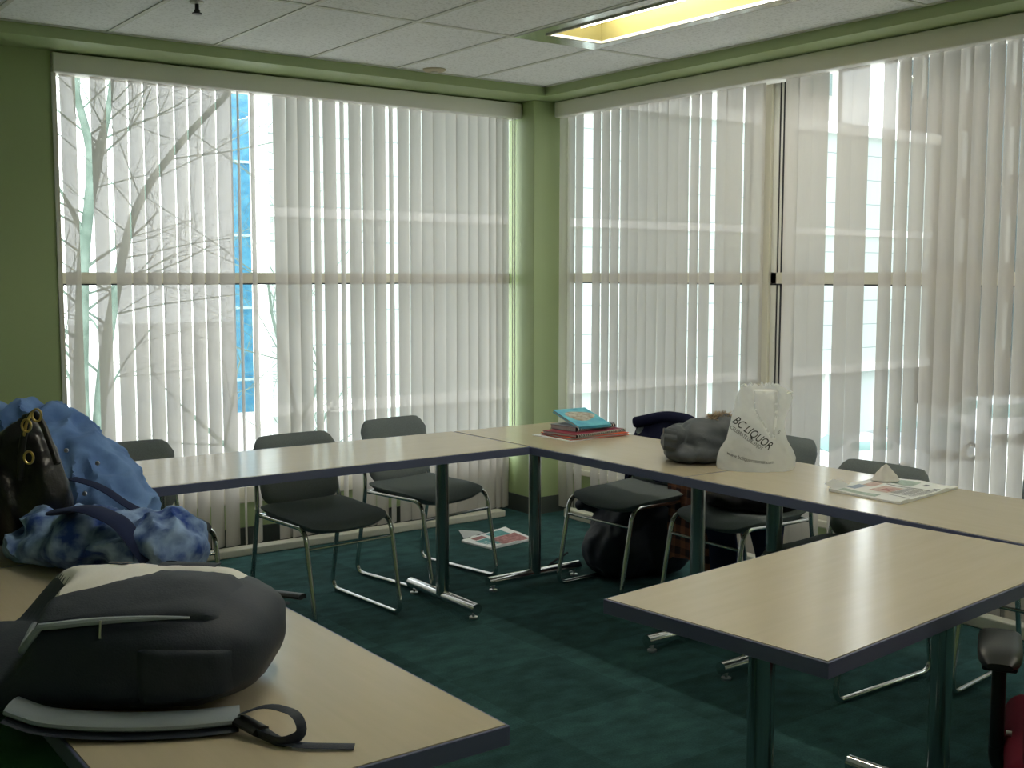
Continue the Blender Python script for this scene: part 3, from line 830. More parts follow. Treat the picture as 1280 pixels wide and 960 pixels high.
# ------------------------------------------------------------------ office chair at lower right
pa = at_z(1250, 812, .66)
ca_, sa_ = math.cos(-1.034), math.sin(-1.034); ox, oy = pa.x + .29 * ca_, pa.y + .29 * sa_
t = thing('office_chair', 'maroon swivel office chair with black armrests by the bare table', 'office chair', (ox, oy, 0), -1.034)
Ro = Matrix.Rotation(.62, 3, 'Z')
def cushion(lo, hi, b=.05): return box(lo, hi, b, 5)
obj('seat', cushion((-.275, -.24, .41), (.275, .24, .50)), 'maroon', t)
obj('backrest', cushion((-.245, -.34, .50), (.245, -.25, 1.0), .042), 'maroon', t)
obj('back_bar', tube(fillet([(0, -.1, .40), (0, -.36, .40), (0, -.345, .75)], .06), .02, 10), 'black_plastic', t)
for s in (-1, 1):
    a = bmesh.new()
    rows = []
    for j in range(13):
        f = -1 + 2 * j / 12
        y = f * .125; w = .046 * (1 - abs(f) ** 6 * .45); hh = .017 * (1 - abs(f) ** 8 * .6); zc = .668 - .022 * max(0, abs(f) - .55) ** 1.2
        rows.append([a.verts.new((s * .29 + w * math.copysign(abs(math.cos(q)) ** .6, math.cos(q)), y, zc + hh * math.copysign(abs(math.sin(q)) ** .7, math.sin(q)))) for q in [2 * PI * k / 20 for k in range(20)]])
    grid_faces(a, rows, True); a.faces.new(list(reversed(rows[0]))); a.faces.new(rows[-1])
    bmesh.ops.recalc_face_normals(a, faces=a.faces)
    pad = obj('armrest', a, 'arm_pad', t)
    obj('arm_plate', box((s * .29 - .036, -.10, .640), (s * .29 + .036, .10, .654), .006), 'black_plastic', pad)
    post = obj('arm_post', box((s * .29 - .015, -.05, .45), (s * .29 + .015, .005, .642), .010, 3), 'black_plastic', t)
    obj('arm_bracket', tube(fillet([(s * .29, -.02, .47), (s * .29, -.02, .395), (s * .10, -.02, .395)], .04), .016, 10), 'black_plastic', post)
    obj('button', cyl((s * .29 + .018, -.045, .49), (s * .29 + .03, -.045, .49), .006, 10), 'glide', post)
obj('mechanism', box((-.12, -.13, .36), (.12, .11, .412), .01), 'black_plastic', t)
obj('column', tube([(0, 0, .09), (0, 0, .37)], .026, 16), 'black_plastic', t)
for k in range(5):
    a = 2 * PI * k / 5; e = Vector((.28 * math.cos(a), .28 * math.sin(a), .075))
    lg = obj('base_arm', tube([(0, 0, .10), e], [.028, .017], 10), 'black_plastic', t)
    obj('caster', cyl(e + Vector((-.012 * math.sin(a), .012 * math.cos(a), -.045)), e + Vector((.012 * math.sin(a), -.012 * math.cos(a), -.045)), .028, 16), 'black_plastic', lg)

# ================================================================== BACKPACK ON THE NEAR TABLE
def HQ(r, q, z): return CAM + RH * r + FH * q + Vector((0, 0, z - CAM.z))
org = HQ(-.66, 2.02, ZT)
t = thing('backpack', 'black backpack with white panel and grey straps lying on table', 'backpack', org)
def bp_pt(a, b, off=0.0):
    """a: 0 (top of pack, out of frame) .. 1 (rounded bottom at right);  b: angle round the section, 0 = near side, pi/2 = up"""
    r = -.335 + .575 * a
    e = max(0.0, (a - .70) / .30); s = math.sqrt(max(0, 1 - e ** 2.6)) if e < 1 else 0
    e2 = max(0.0, min(1.0, (.385 - .20 * max(0.0, -math.cos(b)) ** .6 - a) / .10)); e2 = e2 * e2 * (3 - 2 * e2)
    hw = .195 * (.42 + .58 * s) if s > 0 else .0
    ht = .088 * (.25 + .75 * s) if s > 0 else .0
    if a >= .999: hw, ht = .05, .015
    ht *= 1 - .50 * e2
    ht *= .93 + .12 * math.sin(min(1, a * 1.1) * PI)
    c, sn = math.cos(b), math.sin(b)
    k1, k2 = (.62, .66) if c > 0 else (.55, .42)
    if c < 0: hw *= 1 - .62 * e2
    q = -hw * math.copysign(abs(c) ** k1, c); z = .095 - .040 * e2 + ht * math.copysign(abs(sn) ** k2, sn)
    # front pocket bulges, middle of the pack sags a little
    if sn > 0: z += .018 * sn * math.exp(-((q + .03) / .12) ** 2) * s
    p = RH * r + FH * q + ZU * z
    w = p * 16; p = p + (FH * -c + ZU * sn) * (.004 * noise.noise(w) + .0022 * noise.noise(p * 45) + off)
    if p.z < .004: p.z = .004
    return p
NA, NB = 54, 56
bm = bmesh.new(); rows = []
for i in range(NA + 1):
    rows.append([bm.verts.new(bp_pt(i / NA, 2 * PI * k / NB)) for k in range(NB)])
grid_faces(bm, rows, True); bm.faces.new(list(reversed(rows[0]))); bm.faces.new(rows[-1])
bmesh.ops.recalc_face_normals(bm, faces=bm.faces)
obj('body', bm, 'black_nylon', t)
def patch(fa, fb0, fb1, a0, a1, off, mat, name, n=30, m=16, parent=t, skew=0):
    bm = bmesh.new(); rows = []
    for i in range(n + 1):
        a = a0 + (a1 - a0) * i / n; b0, b1 = fb0(a), fb1(a)
        row = []
        for k in range(m + 1):
            f = k / m; ed = min(f, 1 - f, i / n, 1 - i / n) * 12
            bb = b0 + (b1 - b0) * f
            row.append(bm.verts.new(bp_pt(a - skew * max(0.0, -math.cos(bb)) ** .6 * (1 - i / n), bb, off * min(1, ed) - .002)))
        rows.append(row)
    grid_faces(bm, rows); bmesh.ops.recalc_face_normals(bm, faces=bm.faces)
    return obj(name, bm, mat, parent)
ridge = lambda a: 1.10 + .60 * min(1, max(0, a - .33) / .32)
patch(None, lambda a: ridge(a) + .02, lambda a: 2.85 - .5 * max(0, a - .5), .350, .86, .011, 'white_panel', 'white_panel', skew=.18)
patch(None, lambda a: .62 + 0.55 * max(0, a - .35), lambda a: ridge(a), .335, .88, .014, 'pocket_nylon', 'front_pocket')
pp = [bp_pt(.333, ridge(.333), .008)] + [bp_pt(.332, 1.06 - .043 * k, .010) for k in range(11)] + [bp_pt(.34 + .046 * k, .61 + .55 * max(0, .046 * k - .01), .010) for k in range(11)]
rad = [.006] * 12 + [.007, .007, .007, .0065, .006, .0055, .005, .004, .003, .002]
obj('piping', tube(pp, [.0065] * (len(pp) - 6) + [.006, .0055, .005, .004, .003, .002], 8), 'grey_padding', t)
zp = bp_pt(.56, .70, .016)
obj('zip_pull', tube([zp, zp + Vector((0, 0, -.028)) - FH * .006], .0028, 8, (.008, .004)), 'glide', t)
# padded grey shoulder strap along the near lower edge, then webbing and a loop
strap = fillet([at_z(u, v, ZT + z_) - org for u, v, z_ in ((14, 882, .050), (50, 896, .032), (110, 902, .022), (180, 903, .020), (250, 899, .020), (300, 893, .022))], .05, 3)
sp = obj('shoulder_strap', tube(strap, .02, 14, (.058, .024)), 'grey_padding', t)
obj('strap_edge', tube([p_ - FH * .010 - ZU * .013 for p_ in strap], .004, 8, (.06, .006)), 'black_nylon', sp)
def flat_strip(pts, w, th, name, mat, parent):
    return obj(name, tube(fillet([p_ - org for p_ in pts], .03, 4), .01, 10, (w, th)), mat, parent)
T_ = lambda u, v, z: at_z(u, v, ZT + z)
flat_strip([T_(285, 893, .02), T_(318, 905, .020), T_(345, 925, .006), T_(375, 932, .006), T_(443, 933, .004)], .022, .003, 'webbing', 'black_nylon', sp)
flat_strip([T_(302, 892, .03), T_(335, 880, .055), T_(372, 892, .05), T_(380, 918, .02), T_(352, 930, .008), T_(318, 915, .012)], .022, .003, 'webbing_loop', 'black_nylon', sp)
obj('buckle', tube([T_(300, 900, .02) - org, T_(326, 914, .014) - org], .013, 10, (.034, .016)), 'black_plastic', sp)
far = flat_strip([T_(214, 702, .17), T_(262, 705, .10), T_(290, 725, .012), T_(330, 738, .010), T_(381, 745, .008)], .024, .004, 'strap_webbing', 'black_nylon', t)
flat_strip([T_(268, 712, .05), T_(282, 737, .012), T_(330, 752, .005), T_(362, 754, .004)], .018, .003, 'lower_webbing', 'black_nylon', far)
flat_strip([T_(262, 735, .04), T_(270, 722, .05), T_(283, 742, .02), T_(308, 752, .006)], .02, .003, 'side_webbing', 'white_panel', far)
obj('slider', tube([T_(338, 741, .012) - org, T_(378, 746, .012) - org], .012, 10, (.034, .013)), 'black_plastic', far)
lg = obj('logo_patch', tube([bp_pt(.43, 1.95, .0135), bp_pt(.43, 2.25, .0135)], .01, 8, (.034, .003)), 'grey_cover', t)
lb = obj('side_flash', tube([bp_pt(.56 + .04 * k, 2.15 - .03 * k, .0125) for k in range(6)], .01, 8, (.03, .004)), 'pocket_nylon', t)
patch(None, lambda a: -.55, lambda a: .30, .66, .93, .007, 'black_nylon', 'side_pocket')

# ================================================================== DENIM HEAP AND HANDBAG
def soft_thing(name, label, cat, bm, mat, base):
    t = thing(name, label, cat, base)
    part = obj(None or 'cloth', bm, mat, t)
    part.data.transform(Matrix.Translation(-Vector(base)))
    return t, part
base = HQ(-1.28, 3.55, ZT)
bm = blob([pel(40, 590, 3.62, 75, 86, .17), pel(64, 562, 3.6, 62, 50, .16, -.62), pel(84, 582, 3.54, 60, 50, .16, -.8), pel(104, 600, 3.5, 58, 52, .16, -.85), pel(126, 618, 3.46, 54, 46, .15, -.85), pel(146, 634, 3.42, 48, 38, .14, -.85),
           pel(10, 590, 3.62, 60, 82, .16), pel(95, 645, 3.45, 90, 38, .17)], .010, .024, 6.5, True, 2, ZT + .002, (1.0, 1.0, 3.2), 2, .005, 30,
          (RH * .75 - ZU * .66, FH, RH * .66 + ZU * .75))
t, part = soft_thing('jacket', 'big light blue quilted denim jacket piled at back of the heap', 'jacket', bm, 'denim_light', base)
part.name = 'quilted_shell'
obj('placket', tube(fillet([at_d(90, 598, 3.24) - base, at_d(125, 607, 3.22) - base, at_d(160, 632, 3.23) - base, at_d(188, 645, 3.26) - base], .05), .01, 10, (.045, .006)), 'denim_dark', t)
for (u, v, d) in ((106, 617, 3.25), (122, 579, 3.31), (83, 563, 3.36)):
    obj('snap', lathe([(.007, 0), (.006, .004), (.002, .005)], 12), 'glide', t, True, at_d(u, v, d) - base).rotation_euler = (PI / 2, 0, -YAW)
base = HQ(-1.08, 2.95, ZT)
bm = blob([pel(70, 672, 2.98, 44, 26, .10), pel(110, 672, 2.92, 50, 32, .11), pel(165, 675, 2.88, 52, 30, .11), pel(212, 676, 2.86, 38, 32, .11), pel(230, 684, 2.86, 24, 26, .10),
           pel(55, 655, 3.0, 20, 14, .06), pel(38, 680, 3.0, 24, 14, .07)], .008, .022, 11, True, 1, ZT + .002, (1, 1, 1.3), 5, .006, 40)
t, part = soft_thing('denim_bundle', 'crumpled washed denim garment bundled between backpack and big jacket', 'clothing', bm, 'denim_wash', base)
obj('waistband', tube(fillet([at_d(72, 640, 2.88) - base, at_d(110, 634, 2.80) - base, at_d(150, 652, 2.765) - base, at_d(166, 672, 2.765) - base, at_d(186, 700, 2.775) - base], .06), .01, 12, (.07, .016)), 'denim_dark', t)
obj('button', lathe([(.008, 0), (.007, .004), (.002, .005)], 12), 'glide', t, True, at_d(57, 682, 2.905) - base).rotation_euler = (PI / 2, 0, -YAW)
base = HQ(-1.28, 3.02, ZT)
bm = blob([pel(10, 625, 3.1, 74, 56, .08), pel(30, 590, 3.1, 46, 62, .06), pel(46, 556, 3.1, 14, 40, .035, .25), pel(64, 615, 3.08, 24, 54, .06, .25), pel(-20, 600, 3.1, 60, 40, .07)],
          .011, .010, 9, True, 3, ZT + .002, (1.6, 1.6, .6), 9, .003, 30)
t, part = soft_thing('handbag', 'black leather handbag with brass zip leaning on blue denim jacket', 'handbag', bm, 'leather', base)
part.name = 'body'
obj('handle', tube(fillet([at_d(25, 600, 3.0) - base, at_d(27, 560, 2.99) - base, at_d(33, 528, 3.0) - base, at_d(42, 514, 3.02) - base, at_d(54, 530, 3.0) - base, at_d(72, 580, 2.98) - base], .03), .009, 10), 'leather', t)
for (u, v) in ((33, 532), (46, 519), (36, 572)):
    bm = tube([at_d(u, v, 2.985) - base + RH * (.012 * math.cos(q)) + ZU * (.016 * math.sin(q)) for q in [2 * PI * k / 14 for k in range(15)]], .0032, 8)
    obj('ring', bm, 'gold', t)
obj('zip', tube(fillet([at_d(30, 545, 2.99) - base, at_d(33, 528, 2.985) - base, at_d(40, 516, 3.0) - base], .02), .004, 8), 'gold', t)
# green rucksack standing on the floor against the outer table edge
base = at_z(15, 935, .64); base.z = 0; base += Vector((-.05, .0, 0))
A3 = lambda x, y, z: (Vector((x, 0, 0)), Vector((0, y, 0)), Vector((0, 0, z)))
bm = blob([(base + Vector((0, 0, .22)), A3(.17, .20, .24)), (base + Vector((.0, .0, .46)), A3(.165, .19, .22)), (base + Vector((.01, .0, .60)), A3(.15, .17, .10))], .014, .006, 10, True, 3, .002, (1, 1, 1), 3)
t, part = soft_thing('rucksack', 'dark green canvas rucksack standing beside the near table', 'rucksack', bm, 'green_cloth', base); part.name = 'body'
obj('top_flap', lathe([(.12, .655), (.155, .64), (.165, .60), (.16, .585)], 24), 'green_cloth', t)
obj('strap', tube(fillet([(.165, -.05, .62), (.185, -.06, .40), (.17, -.05, .12)], .08), .01, 10, (.03, .006)), 'black_cloth', t)

# ================================================================== NOTEBOOKS
def slab(name, label, cat, corner_px, z0, th, mat_cover, mat_side, spiral=None, group='notebooks stacked on the corner table', inset=.0):
    c = [at_z(u, v, z0 + th) for u, v in corner_px]          # near-left, near-right(front), far-right, far-left
    o_ = sum(c, Vector()) / 4; o_.z = z0
    # square the outline up
    e1 = (c[1] - c[0]); e2 = (c[3] - c[0]); e1.z = e2.z = 0
    l1, l2 = e1.length, e2.length; e1.normalize(); e2 = (e2 - e1 * e2.dot(e1)).normalized()
    t = thing(name, label, cat, o_, 0, group)
    t.rotation_euler = (0, 0, math.atan2(e1.y, e1.x))
    s = 1 if e1.cross(e2).z > 0 else -1
    a, b = l1 / 2, l2 / 2
    obj('pages', box((-a + .004, -b + .004, .002), (a - .004, b - .004, th - .002)), mat_side, t, False)
    obj('cover', box((-a, -b, th - .0025), (a, b, th), .0008, 1), mat_cover, t, False)
    obj('back_cover', box((-a, -b, 0), (a, b, .0025), .0008, 1), mat_cover, t, False)
    if spiral is not None:
        obj('binding_edge', box((a - .003, -b, .001), (a + .0012, b, th - .001)), 'black_plastic', t, False)
        bm = bmesh.new(); n = int((l1 if spiral in 'NF' else l2) / .014)
        for k in range(n):
            f = -1 + 2 * (k + .5) / n
            ctr = Vector((f * a, (-b if spiral == 'N' else b), th / 2)) if spiral in 'NF' else Vector(((a if spiral == 'R' else -a), f * b, th / 2))
            d = Vector((0, 1, 0)) if spiral in 'NF' else Vector((1, 0, 0))
            add_tube(bm, [ctr + d * ((th * .5 + .001) * math.cos(q)) + ZU * ((th * .5 - .001) * math.sin(q)) for q in [2 * PI * m_ / 10 for m_ in range(11)]], .0023, 5)
        obj('spiral_binding', bm, 'light_frame', t)
    return t, a, b, s
slab('folder', 'white edged paper folder at the bottom of notebook stack', 'folder', [(674, 544), (723, 552), (784, 542), (733, 533)], ZT, .004, 'paper', 'paper')
slab('notebook', 'orange covered notebook second from the bottom of stack', 'notebook', [(684, 541), (722, 548.5), (779, 540), (738, 532)], ZT + .004, .012, 'orange_cover', 'pages')
slab('notebook', 'dark red spiral notebook in the middle of stack', 'notebook', [(684, 538), (727, 544), (775, 536), (733, 529)], ZT + .016, .014, 'red_cover', 'pages', 'R')
slab('notebook', 'thick grey spiral notebook directly under the turquoise book', 'notebook', [(693, 530), (726, 534.5), (763, 528.5), (730, 523)], ZT + .030, .022, 'grey_cover', 'pages', 'R')
bl_, br_ = at_z(723.5, 533.5, ZT + .055), at_z(764, 530, ZT + .055)
e1 = br_ - bl_; l1 = e1.length; e1.normalize()
h = Vector((-e1.y, e1.x, 0)); l2 = .215
t = thing('book', 'turquoise covered book lying tilted on top of notebook stack', 'book', (bl_ + br_) / 2, math.atan2(e1.y, e1.x), 'notebooks stacked on the corner table')
t.rotation_euler = (.27, 0, math.atan2(e1.y, e1.x))
obj('pages', box((-l1 / 2 + .003, .003, -.010), (l1 / 2 - .003, l2 - .004, -.001)), 'pages', t, False)
cv = obj('cover', boxes(((-l1 / 2, 0, -.002), (l1 / 2, l2, .0005)), ((-l1 / 2, 0, -.0125), (l1 / 2, l2, -.010)), ((-l1 / 2, -.001, -.0125), (l1 / 2, .001, .0005))), 'blue_cover', t, False)
bm = bmesh.new(); vs = []
for k in range(26):
    q = 2 * PI * k / 26; rr = 1 + .12 * math.sin(3 * q + 1)
    vs.append(bm.verts.new((.075 * rr * math.cos(q), l2 * .56 + .055 * rr * math.sin(q), .0012)))
bm.faces.new(vs); r = bmesh.ops.extrude_face_region(bm, geom=list(bm.faces))
for v in r['geom']:
    if isinstance(v, bmesh.types.BMVert): v.co.z = .0004
bmesh.ops.recalc_face_normals(bm, faces=bm.faces)
obj('cover_picture', bm, 'brown_ink', cv)

# ================================================================== GREY PUFFER JACKET
base = at_z(868, 574, ZT)
bm = blob([pel(852, 552, 4.72, 24, 22, .10), pel(880, 550, 4.66, 34, 27, .13), pel(908, 548, 4.66, 26, 29, .12), pel(842, 546, 4.62, 14, 15, .07), pel(928, 552, 4.72, 26, 26, .12), pel(870, 565, 4.62, 40, 12, .12)],
          .009, .008, 13, True, 3, ZT + .002, (1, 1, 1.4), 12, .003, 40)
t, part = soft_thing('puffer_jacket', 'dark grey puffer jacket with fur trimmed hood bundled on table', 'jacket', bm, 'grey_puffer', base); part.name = 'quilted_shell'
cuff = at_d(838, 548, 4.55) - base
rows = []
bm = bmesh.new()
for j in range(6):
    f = j / 5
    rows.append([bm.verts.new(cuff + RH * (-.028 + .05 * f) + FH * (.032 * math.cos(q)) * (1 + .14 * math.sin(7 * q)) * (1 - .2 * abs(f - .5)) + ZU * (.040 * math.sin(q) - .01 * f) * (1 + .14 * math.sin(7 * q + 1))) for q in [2 * PI * k / 42 for k in range(42)]])
grid_faces(bm, rows, True); bm.faces.new(list(reversed(rows[0]))); bm.faces.new(rows[-1]); bmesh.ops.recalc_face_normals(bm, faces=bm.faces)
obj('gathered_cuff', bm, 'grey_puffer', t)
fc = at_d(898, 524, 4.66) - base
bm = bmesh.new(); rnd = random.Random(4)
for k in range(420):
    d = Vector((rnd.gauss(0, 1), rnd.gauss(0, 1), abs(rnd.gauss(.3, .8)))).normalized()
    p0 = fc + RH * rnd.uniform(-.035, .035) + FH * rnd.uniform(-.03, .03) + d * .006
    p1 = p0 + d * rnd.uniform(.02, .038) + RH * rnd.uniform(0, .012)
    add_tube(bm, [p0, (p0 + p1) / 2 + ZU * .003, p1], [.0022, .0015, .0003], 4, False)
add_fur = bmesh.ops.create_icosphere(bm, subdivisions=3, radius=1, matrix=Matrix.Translation(fc) @ Matrix.Diagonal((.042, .03, .018, 1)))
obj('fur_trim', bm, 'fur', t)

# ================================================================== WHITE PLASTIC CARRIER BAG
base = at_z(950, 590, ZT)
base = base + FH * .09
t = thing('plastic_bag', 'white plastic shopping bag with black lettering standing on table', 'plastic bag', base, -YAW - .06)
SCB = base_d = (base - CAM).dot(FWD) / FPX                # metres per picture pixel at the bag
outline = [(0, -47, 47), (4, -48, 49), (14, -47, 50), (24, -44, 46), (36, -36, 39), (50, -33, 35), (64, -30, 36), (76, -27, 41), (88, -25, 45), (96, -22, 42), (102, -19, 33), (105, -10, 22)]
def bag_w(z):
    zz = z / SCB
    for (a, l0, r0), (b, l1_, r1) in zip(outline, outline[1:]):
        if a <= zz <= b:
            f = (zz - a) / (b - a); return (l0 + (l1_ - l0) * f) * SCB, (r0 + (r1 - r0) * f) * SCB
    return outline[-1][1] * SCB, outline[-1][2] * SCB
def bag_depth(z):
    f = z / (105 * SCB); return .085 * (1 - f) ** .8 + .014
def in_v(x, z):
    """the pale V of the open handles"""
    xs, zs = x / SCB, z / SCB
    if zs < 40: return 0
    top = min(1, (zs - 40) / 36)
    c = 18 - 8 * top
    hwid = 2 + 13 * top ** .9
    return max(0, min(1, (hwid - abs(xs - c)) / 2.5)) * (1 if zs < 96 else max(0, 1 - (zs - 96) / 4))
def bag_front(x, z, crease=True):
    l, r = bag_w(z); c, hw = (l + r) / 2, (r - l) / 2
    f = max(-1, min(1, (x - c) / hw)); d = bag_depth(z)
    y = -d * math.sqrt(max(0, 1 - abs(f) ** 2.6))
    if crease:
        p = Vector((x * 15, z * 9, 1.7)); y += .018 * (abs(noise.noise(p)) - .2) + .010 * (abs(noise.noise(Vector((x * 30 + z * 22, z * 12 - x * 6, 4)))) - .2) + .003 * noise.noise(p * 4.1)
        y += .022 * in_v(x, z)
    return y
NX, NZ = 70, 64
bm = bmesh.new(); rows = []
ZB = 105 * SCB
for j in range(NZ + 1):
    z = ZB * j / NZ; l, r = bag_w(z); c, hw = (l + r) / 2, (r - l) / 2
    row = []
    for k in range(NX):
        q = 2 * PI * k / NX
        if math.sin(q) <= 0:   # front half
            x = c + hw * math.cos(q); y = bag_front(x, z)
        else:
            x = c + hw * math.cos(q); d = bag_depth(z); y = d * math.sqrt(max(0, 1 - abs(math.cos(q)) ** 2.6)) + .01 * noise.noise(Vector((x * 14, z * 9, 7)))
        zz = z
        if j == NZ: zz += .022 * noise.noise(Vector((x * 75, q * 2, 3))) + (-.01 if in_v(x, z - .02) > .4 else 0)
        row.append(bm.verts.new((x, y, max(.001, zz))))
    rows.append(row)
grid_faces(bm, rows, True); bm.faces.new(list(reversed(rows[0])))
bmesh.ops.recalc_face_normals(bm, faces=bm.faces)
bmesh.ops.delete(bm, geom=[f for f in bm.faces if f.calc_center_median().y < 0 and in_v(f.calc_center_median().x, f.calc_center_median().z) > .75], context='FACES')
for f in bm.faces:
    if f.calc_center_median().y > .004: f.material_index = 1
obj('bag_body', bm, ['poly', 'poly_back'], t)
# pale inner panel showing between the handles
bm = bmesh.new(); rows = []
for j in range(25):
    z = (40 + 57 * j / 24) * SCB; top = min(1, (z / SCB - 40) / 36); c = (18 - 8 * top) * SCB; hw = (2 + 13 * top ** .9) * SCB
    rows.append([bm.verts.new((c + hw * (-1 + 2 * k / 12) * .96, bag_front(c + hw * (-1 + 2 * k / 12) * .96, z) + .001, z)) for k in range(13)])
grid_faces(bm, rows)
obj('handle_opening', bm, 'poly_thin', t)
# tied handle ends
for (x, z, s, w_) in ((-12, 100, -1, .018), (36, 92, 1, .020), (20, 101, 1, .014)):
    pts = [Vector((x * SCB, -.004, z * SCB)), Vector(((x + 3 * s) * SCB, -.010, (z + 6) * SCB)), Vector(((x + 8 * s) * SCB, -.012, (z + 3) * SCB))]
    obj('handle', tube(fillet(pts, .01, 3), .008, 10, (w_, .006)), 'poly', t)
def lettering(text, x0, z0, size, ang, shear=0, bend=0, bold=0.0, xs=1.0):
    cu = bpy.data.curves.new('lettering', 'FONT'); cu.body = text; cu.size = size; cu.shear = shear; cu.resolution_u = 3
    o = bpy.data.objects.new('lettering', cu); COL.objects.link(o)
    dg = bpy.context.evaluated_depsgraph_get()
    me = bpy.data.meshes.new_from_object(o.evaluated_get(dg)); bpy.data.objects.remove(o); bpy.data.curves.remove(cu)
    bm = bmesh.new(); bm.from_mesh(me); bpy.data.meshes.remove(me)
    bmesh.ops.triangulate(bm, faces=bm.faces)
    bmesh.ops.subdivide_edges(bm, edges=[e for e in bm.edges if e.calc_length() > size * .25], cuts=2)
    bmesh.ops.triangulate(bm, faces=bm.faces)
    if bold:
        for dx, dy in ((bold * .33, 0), (bold * .66, 0), (bold, 0), (bold * .5, bold * .3), (bold * .5, -bold * .3)):
            g = bmesh.ops.duplicate(bm, geom=[f for f in bm.faces if not f.tag])
            for e_ in g['geom']:
                if isinstance(e_, bmesh.types.BMFace): e_.tag = True
                elif isinstance(e_, bmesh.types.BMVert): e_.co += Vector((dx, dy, 0))
    ca, sa = math.cos(ang), math.sin(ang)
    for v in bm.verts:
        a, b = v.co.x * xs, v.co.y
        b += bend * a * a
        x = x0 + a * ca - b * sa; z = z0 + a * sa + b * ca
        v.co = Vector((x, bag_front(x, z) - .0022, z))
    bm.normal_update()
    return obj('lettering', bm, 'black_ink', t, False)
S_ = SCB
lettering('BC LIQUOR', -31 * S_, 59 * S_, 15 * S_, math.radians(-37), .28, 0, .0125, .68)
lettering('CELEBRATE LIFE...ENJOY', -33 * S_, 51 * S_, 6.4 * S_, math.radians(-34), 0, 0, .0008, .64)
lettering('www.bcliquorstores.com', -38 * S_, 20 * S_, 6.4 * S_, math.radians(-22), 0, 14.0 / (3600 * S_), .0018, .86)
lettering('S', 23 * S_, 47 * S_, 6 * S_, math.radians(-30), .25, 0, .0008)

# ================================================================== NEWSPAPERS
def paper(name, label, cat, corners, z, th, seed, prints, group=None):
    c = [Vector(p) for p in corners]
    o_ = sum(c, Vector()) / 4; o_.z = z
    t = thing(name, label, cat, o_, 0, group)
    def S(a, b, off=0):
        p = (c[0] * (1 - a) + c[1] * a) * (1 - b) + (c[3] * (1 - a) + c[2] * a) * b
        p = p - o_; p.z = 0
        lift = .004 * (noise.noise(Vector((a * 3, b * 3, seed))) + .5) + .010 * max(0, (abs(a - .5) - .4) / .1) * max(0, noise.noise(Vector((a * 4 + 3, b * 6, seed))) + .3)
        return p + ZU * (th + max(0, lift) + off)
    bm = bmesh.new(); n = 22
    rt = [[bm.verts.new(S(i / n, j / n)) for i in range(n + 1)] for j in range(n + 1)]
    rb = [[bm.verts.new(S(i / n, j / n) * 1 + ZU * (-(S(i / n, j / n).z) + .0005)) for i in range(n + 1)] for j in range(n + 1)]
    grid_faces(bm, rt); grid_faces(bm, [list(reversed(r)) for r in rb])
    ring = lambda g: g[0][:] + [g[j][n] for j in range(1, n + 1)] + list(reversed(g[n]))[1:] + [g[j][0] for j in range(n - 1, 0, -1)]
    a_, b_ = ring(rt), ring(rb)
    for i in range(len(a_)): bm.faces.new((a_[i], b_[i], b_[(i + 1) % len(a_)], a_[(i + 1) % len(a_)]))
    bmesh.ops.recalc_face_normals(bm, faces=bm.faces)
    pg = obj('pages', bm, 'paper', t)
    for nm, a0, b0, a1, b1, mat in prints:
        bm = bmesh.new(); m_ = 8
        rows = [[bm.verts.new(S(a0 + (a1 - a0) * i / m_, b0 + (b1 - b0) * j / m_, .0009)) for i in range(m_ + 1)] for j in range(m_ + 1)]
        grid_faces(bm, rows); bmesh.ops.recalc_face_normals(bm, faces=bm.faces)
        obj(nm, bm, mat, pg)
    return t, S, o_
cs = [at_z(1036, 614, ZT), at_z(1126, 631, ZT), at_z(1197, 611, ZT), at_z(1108, 597, ZT)]
lines = [('text_column', .62 + .12 * (k % 3), .30 + .035 * (k // 3), .72 + .12 * (k % 3), .312 + .035 * (k // 3), 'dark_ink') for k in range(36) if .62 + .12 * (k % 3) < .95]
t, S, o_ = paper('newspaper', 'folded newspaper with crumpled tissue behind it on right table', 'newspaper', cs, ZT, .0045, 3,
      [('printed_banner', .10, .04, .62, .14, 'green_ink'), ('printed_banner', .08, .20, .20, .42, 'blue_ink'), ('printed_picture', .12, .42, .26, .62, 'peach_ink'), ('printed_picture', .34, .26, .60, .56, 'peach_ink'), ('printed_picture', .44, .34, .56, .50, 'red_ink'),
       ('printed_strip', .30, .62, .90, .64, 'dark_ink'), ('printed_picture', .66, .80, .72, .88, 'dark_ink'), ('printed_picture', .88, .66, .96, .74, 'dark_ink'), ('printed_strip', .66, .20, .95, .215, 'dark_ink'), ('printed_picture', .30, .70, .58, .90, 'green_ink')] + lines[:30])
crn = S(0, .02)
bm = bmesh.new()
vs = [[bm.verts.new(crn + (S(.12, .02) - crn) * (i / 4) + (S(0, .30) - crn) * (j / 4) - RH * .02 + ZU * (.006 + .02 * (1 - i / 4) * (1 - abs(j / 4 - .5)))) for i in range(5)] for j in range(5)]
grid_faces(bm, vs); r = bmesh.ops.solidify(bm, geom=list(bm.faces), thickness=.002)
obj('curled_corner', bm, 'paper', t)
tb = at_z(1107, 600, ZT + .012)
t = thing('tissue', 'crumpled white paper tissue standing in peak behind newspaper', 'tissue', tb)
bm = bmesh.new(); rows = []
for j in range(10):
    f = j / 9; z = .058 * f
    rows.append([bm.verts.new((RH * math.cos(q) * .048 + FH * math.sin(q) * .036) * ((1 - f) ** .8 + .03) * (1 + .22 * noise.noise(Vector((math.cos(q) * 2, math.sin(q) * 2, f * 2)))) + ZU * (z + .004 * noise.noise(Vector((q, f * 4, 1))) * (f > 0))) for q in [2 * PI * k / 26 for k in range(26)]])
grid_faces(bm, rows, True); bm.faces.new(list(reversed(rows[0]))); bm.faces.new(rows[-1]); bmesh.ops.recalc_face_normals(bm, faces=bm.faces)
obj('folds', bm, 'tissue', t)
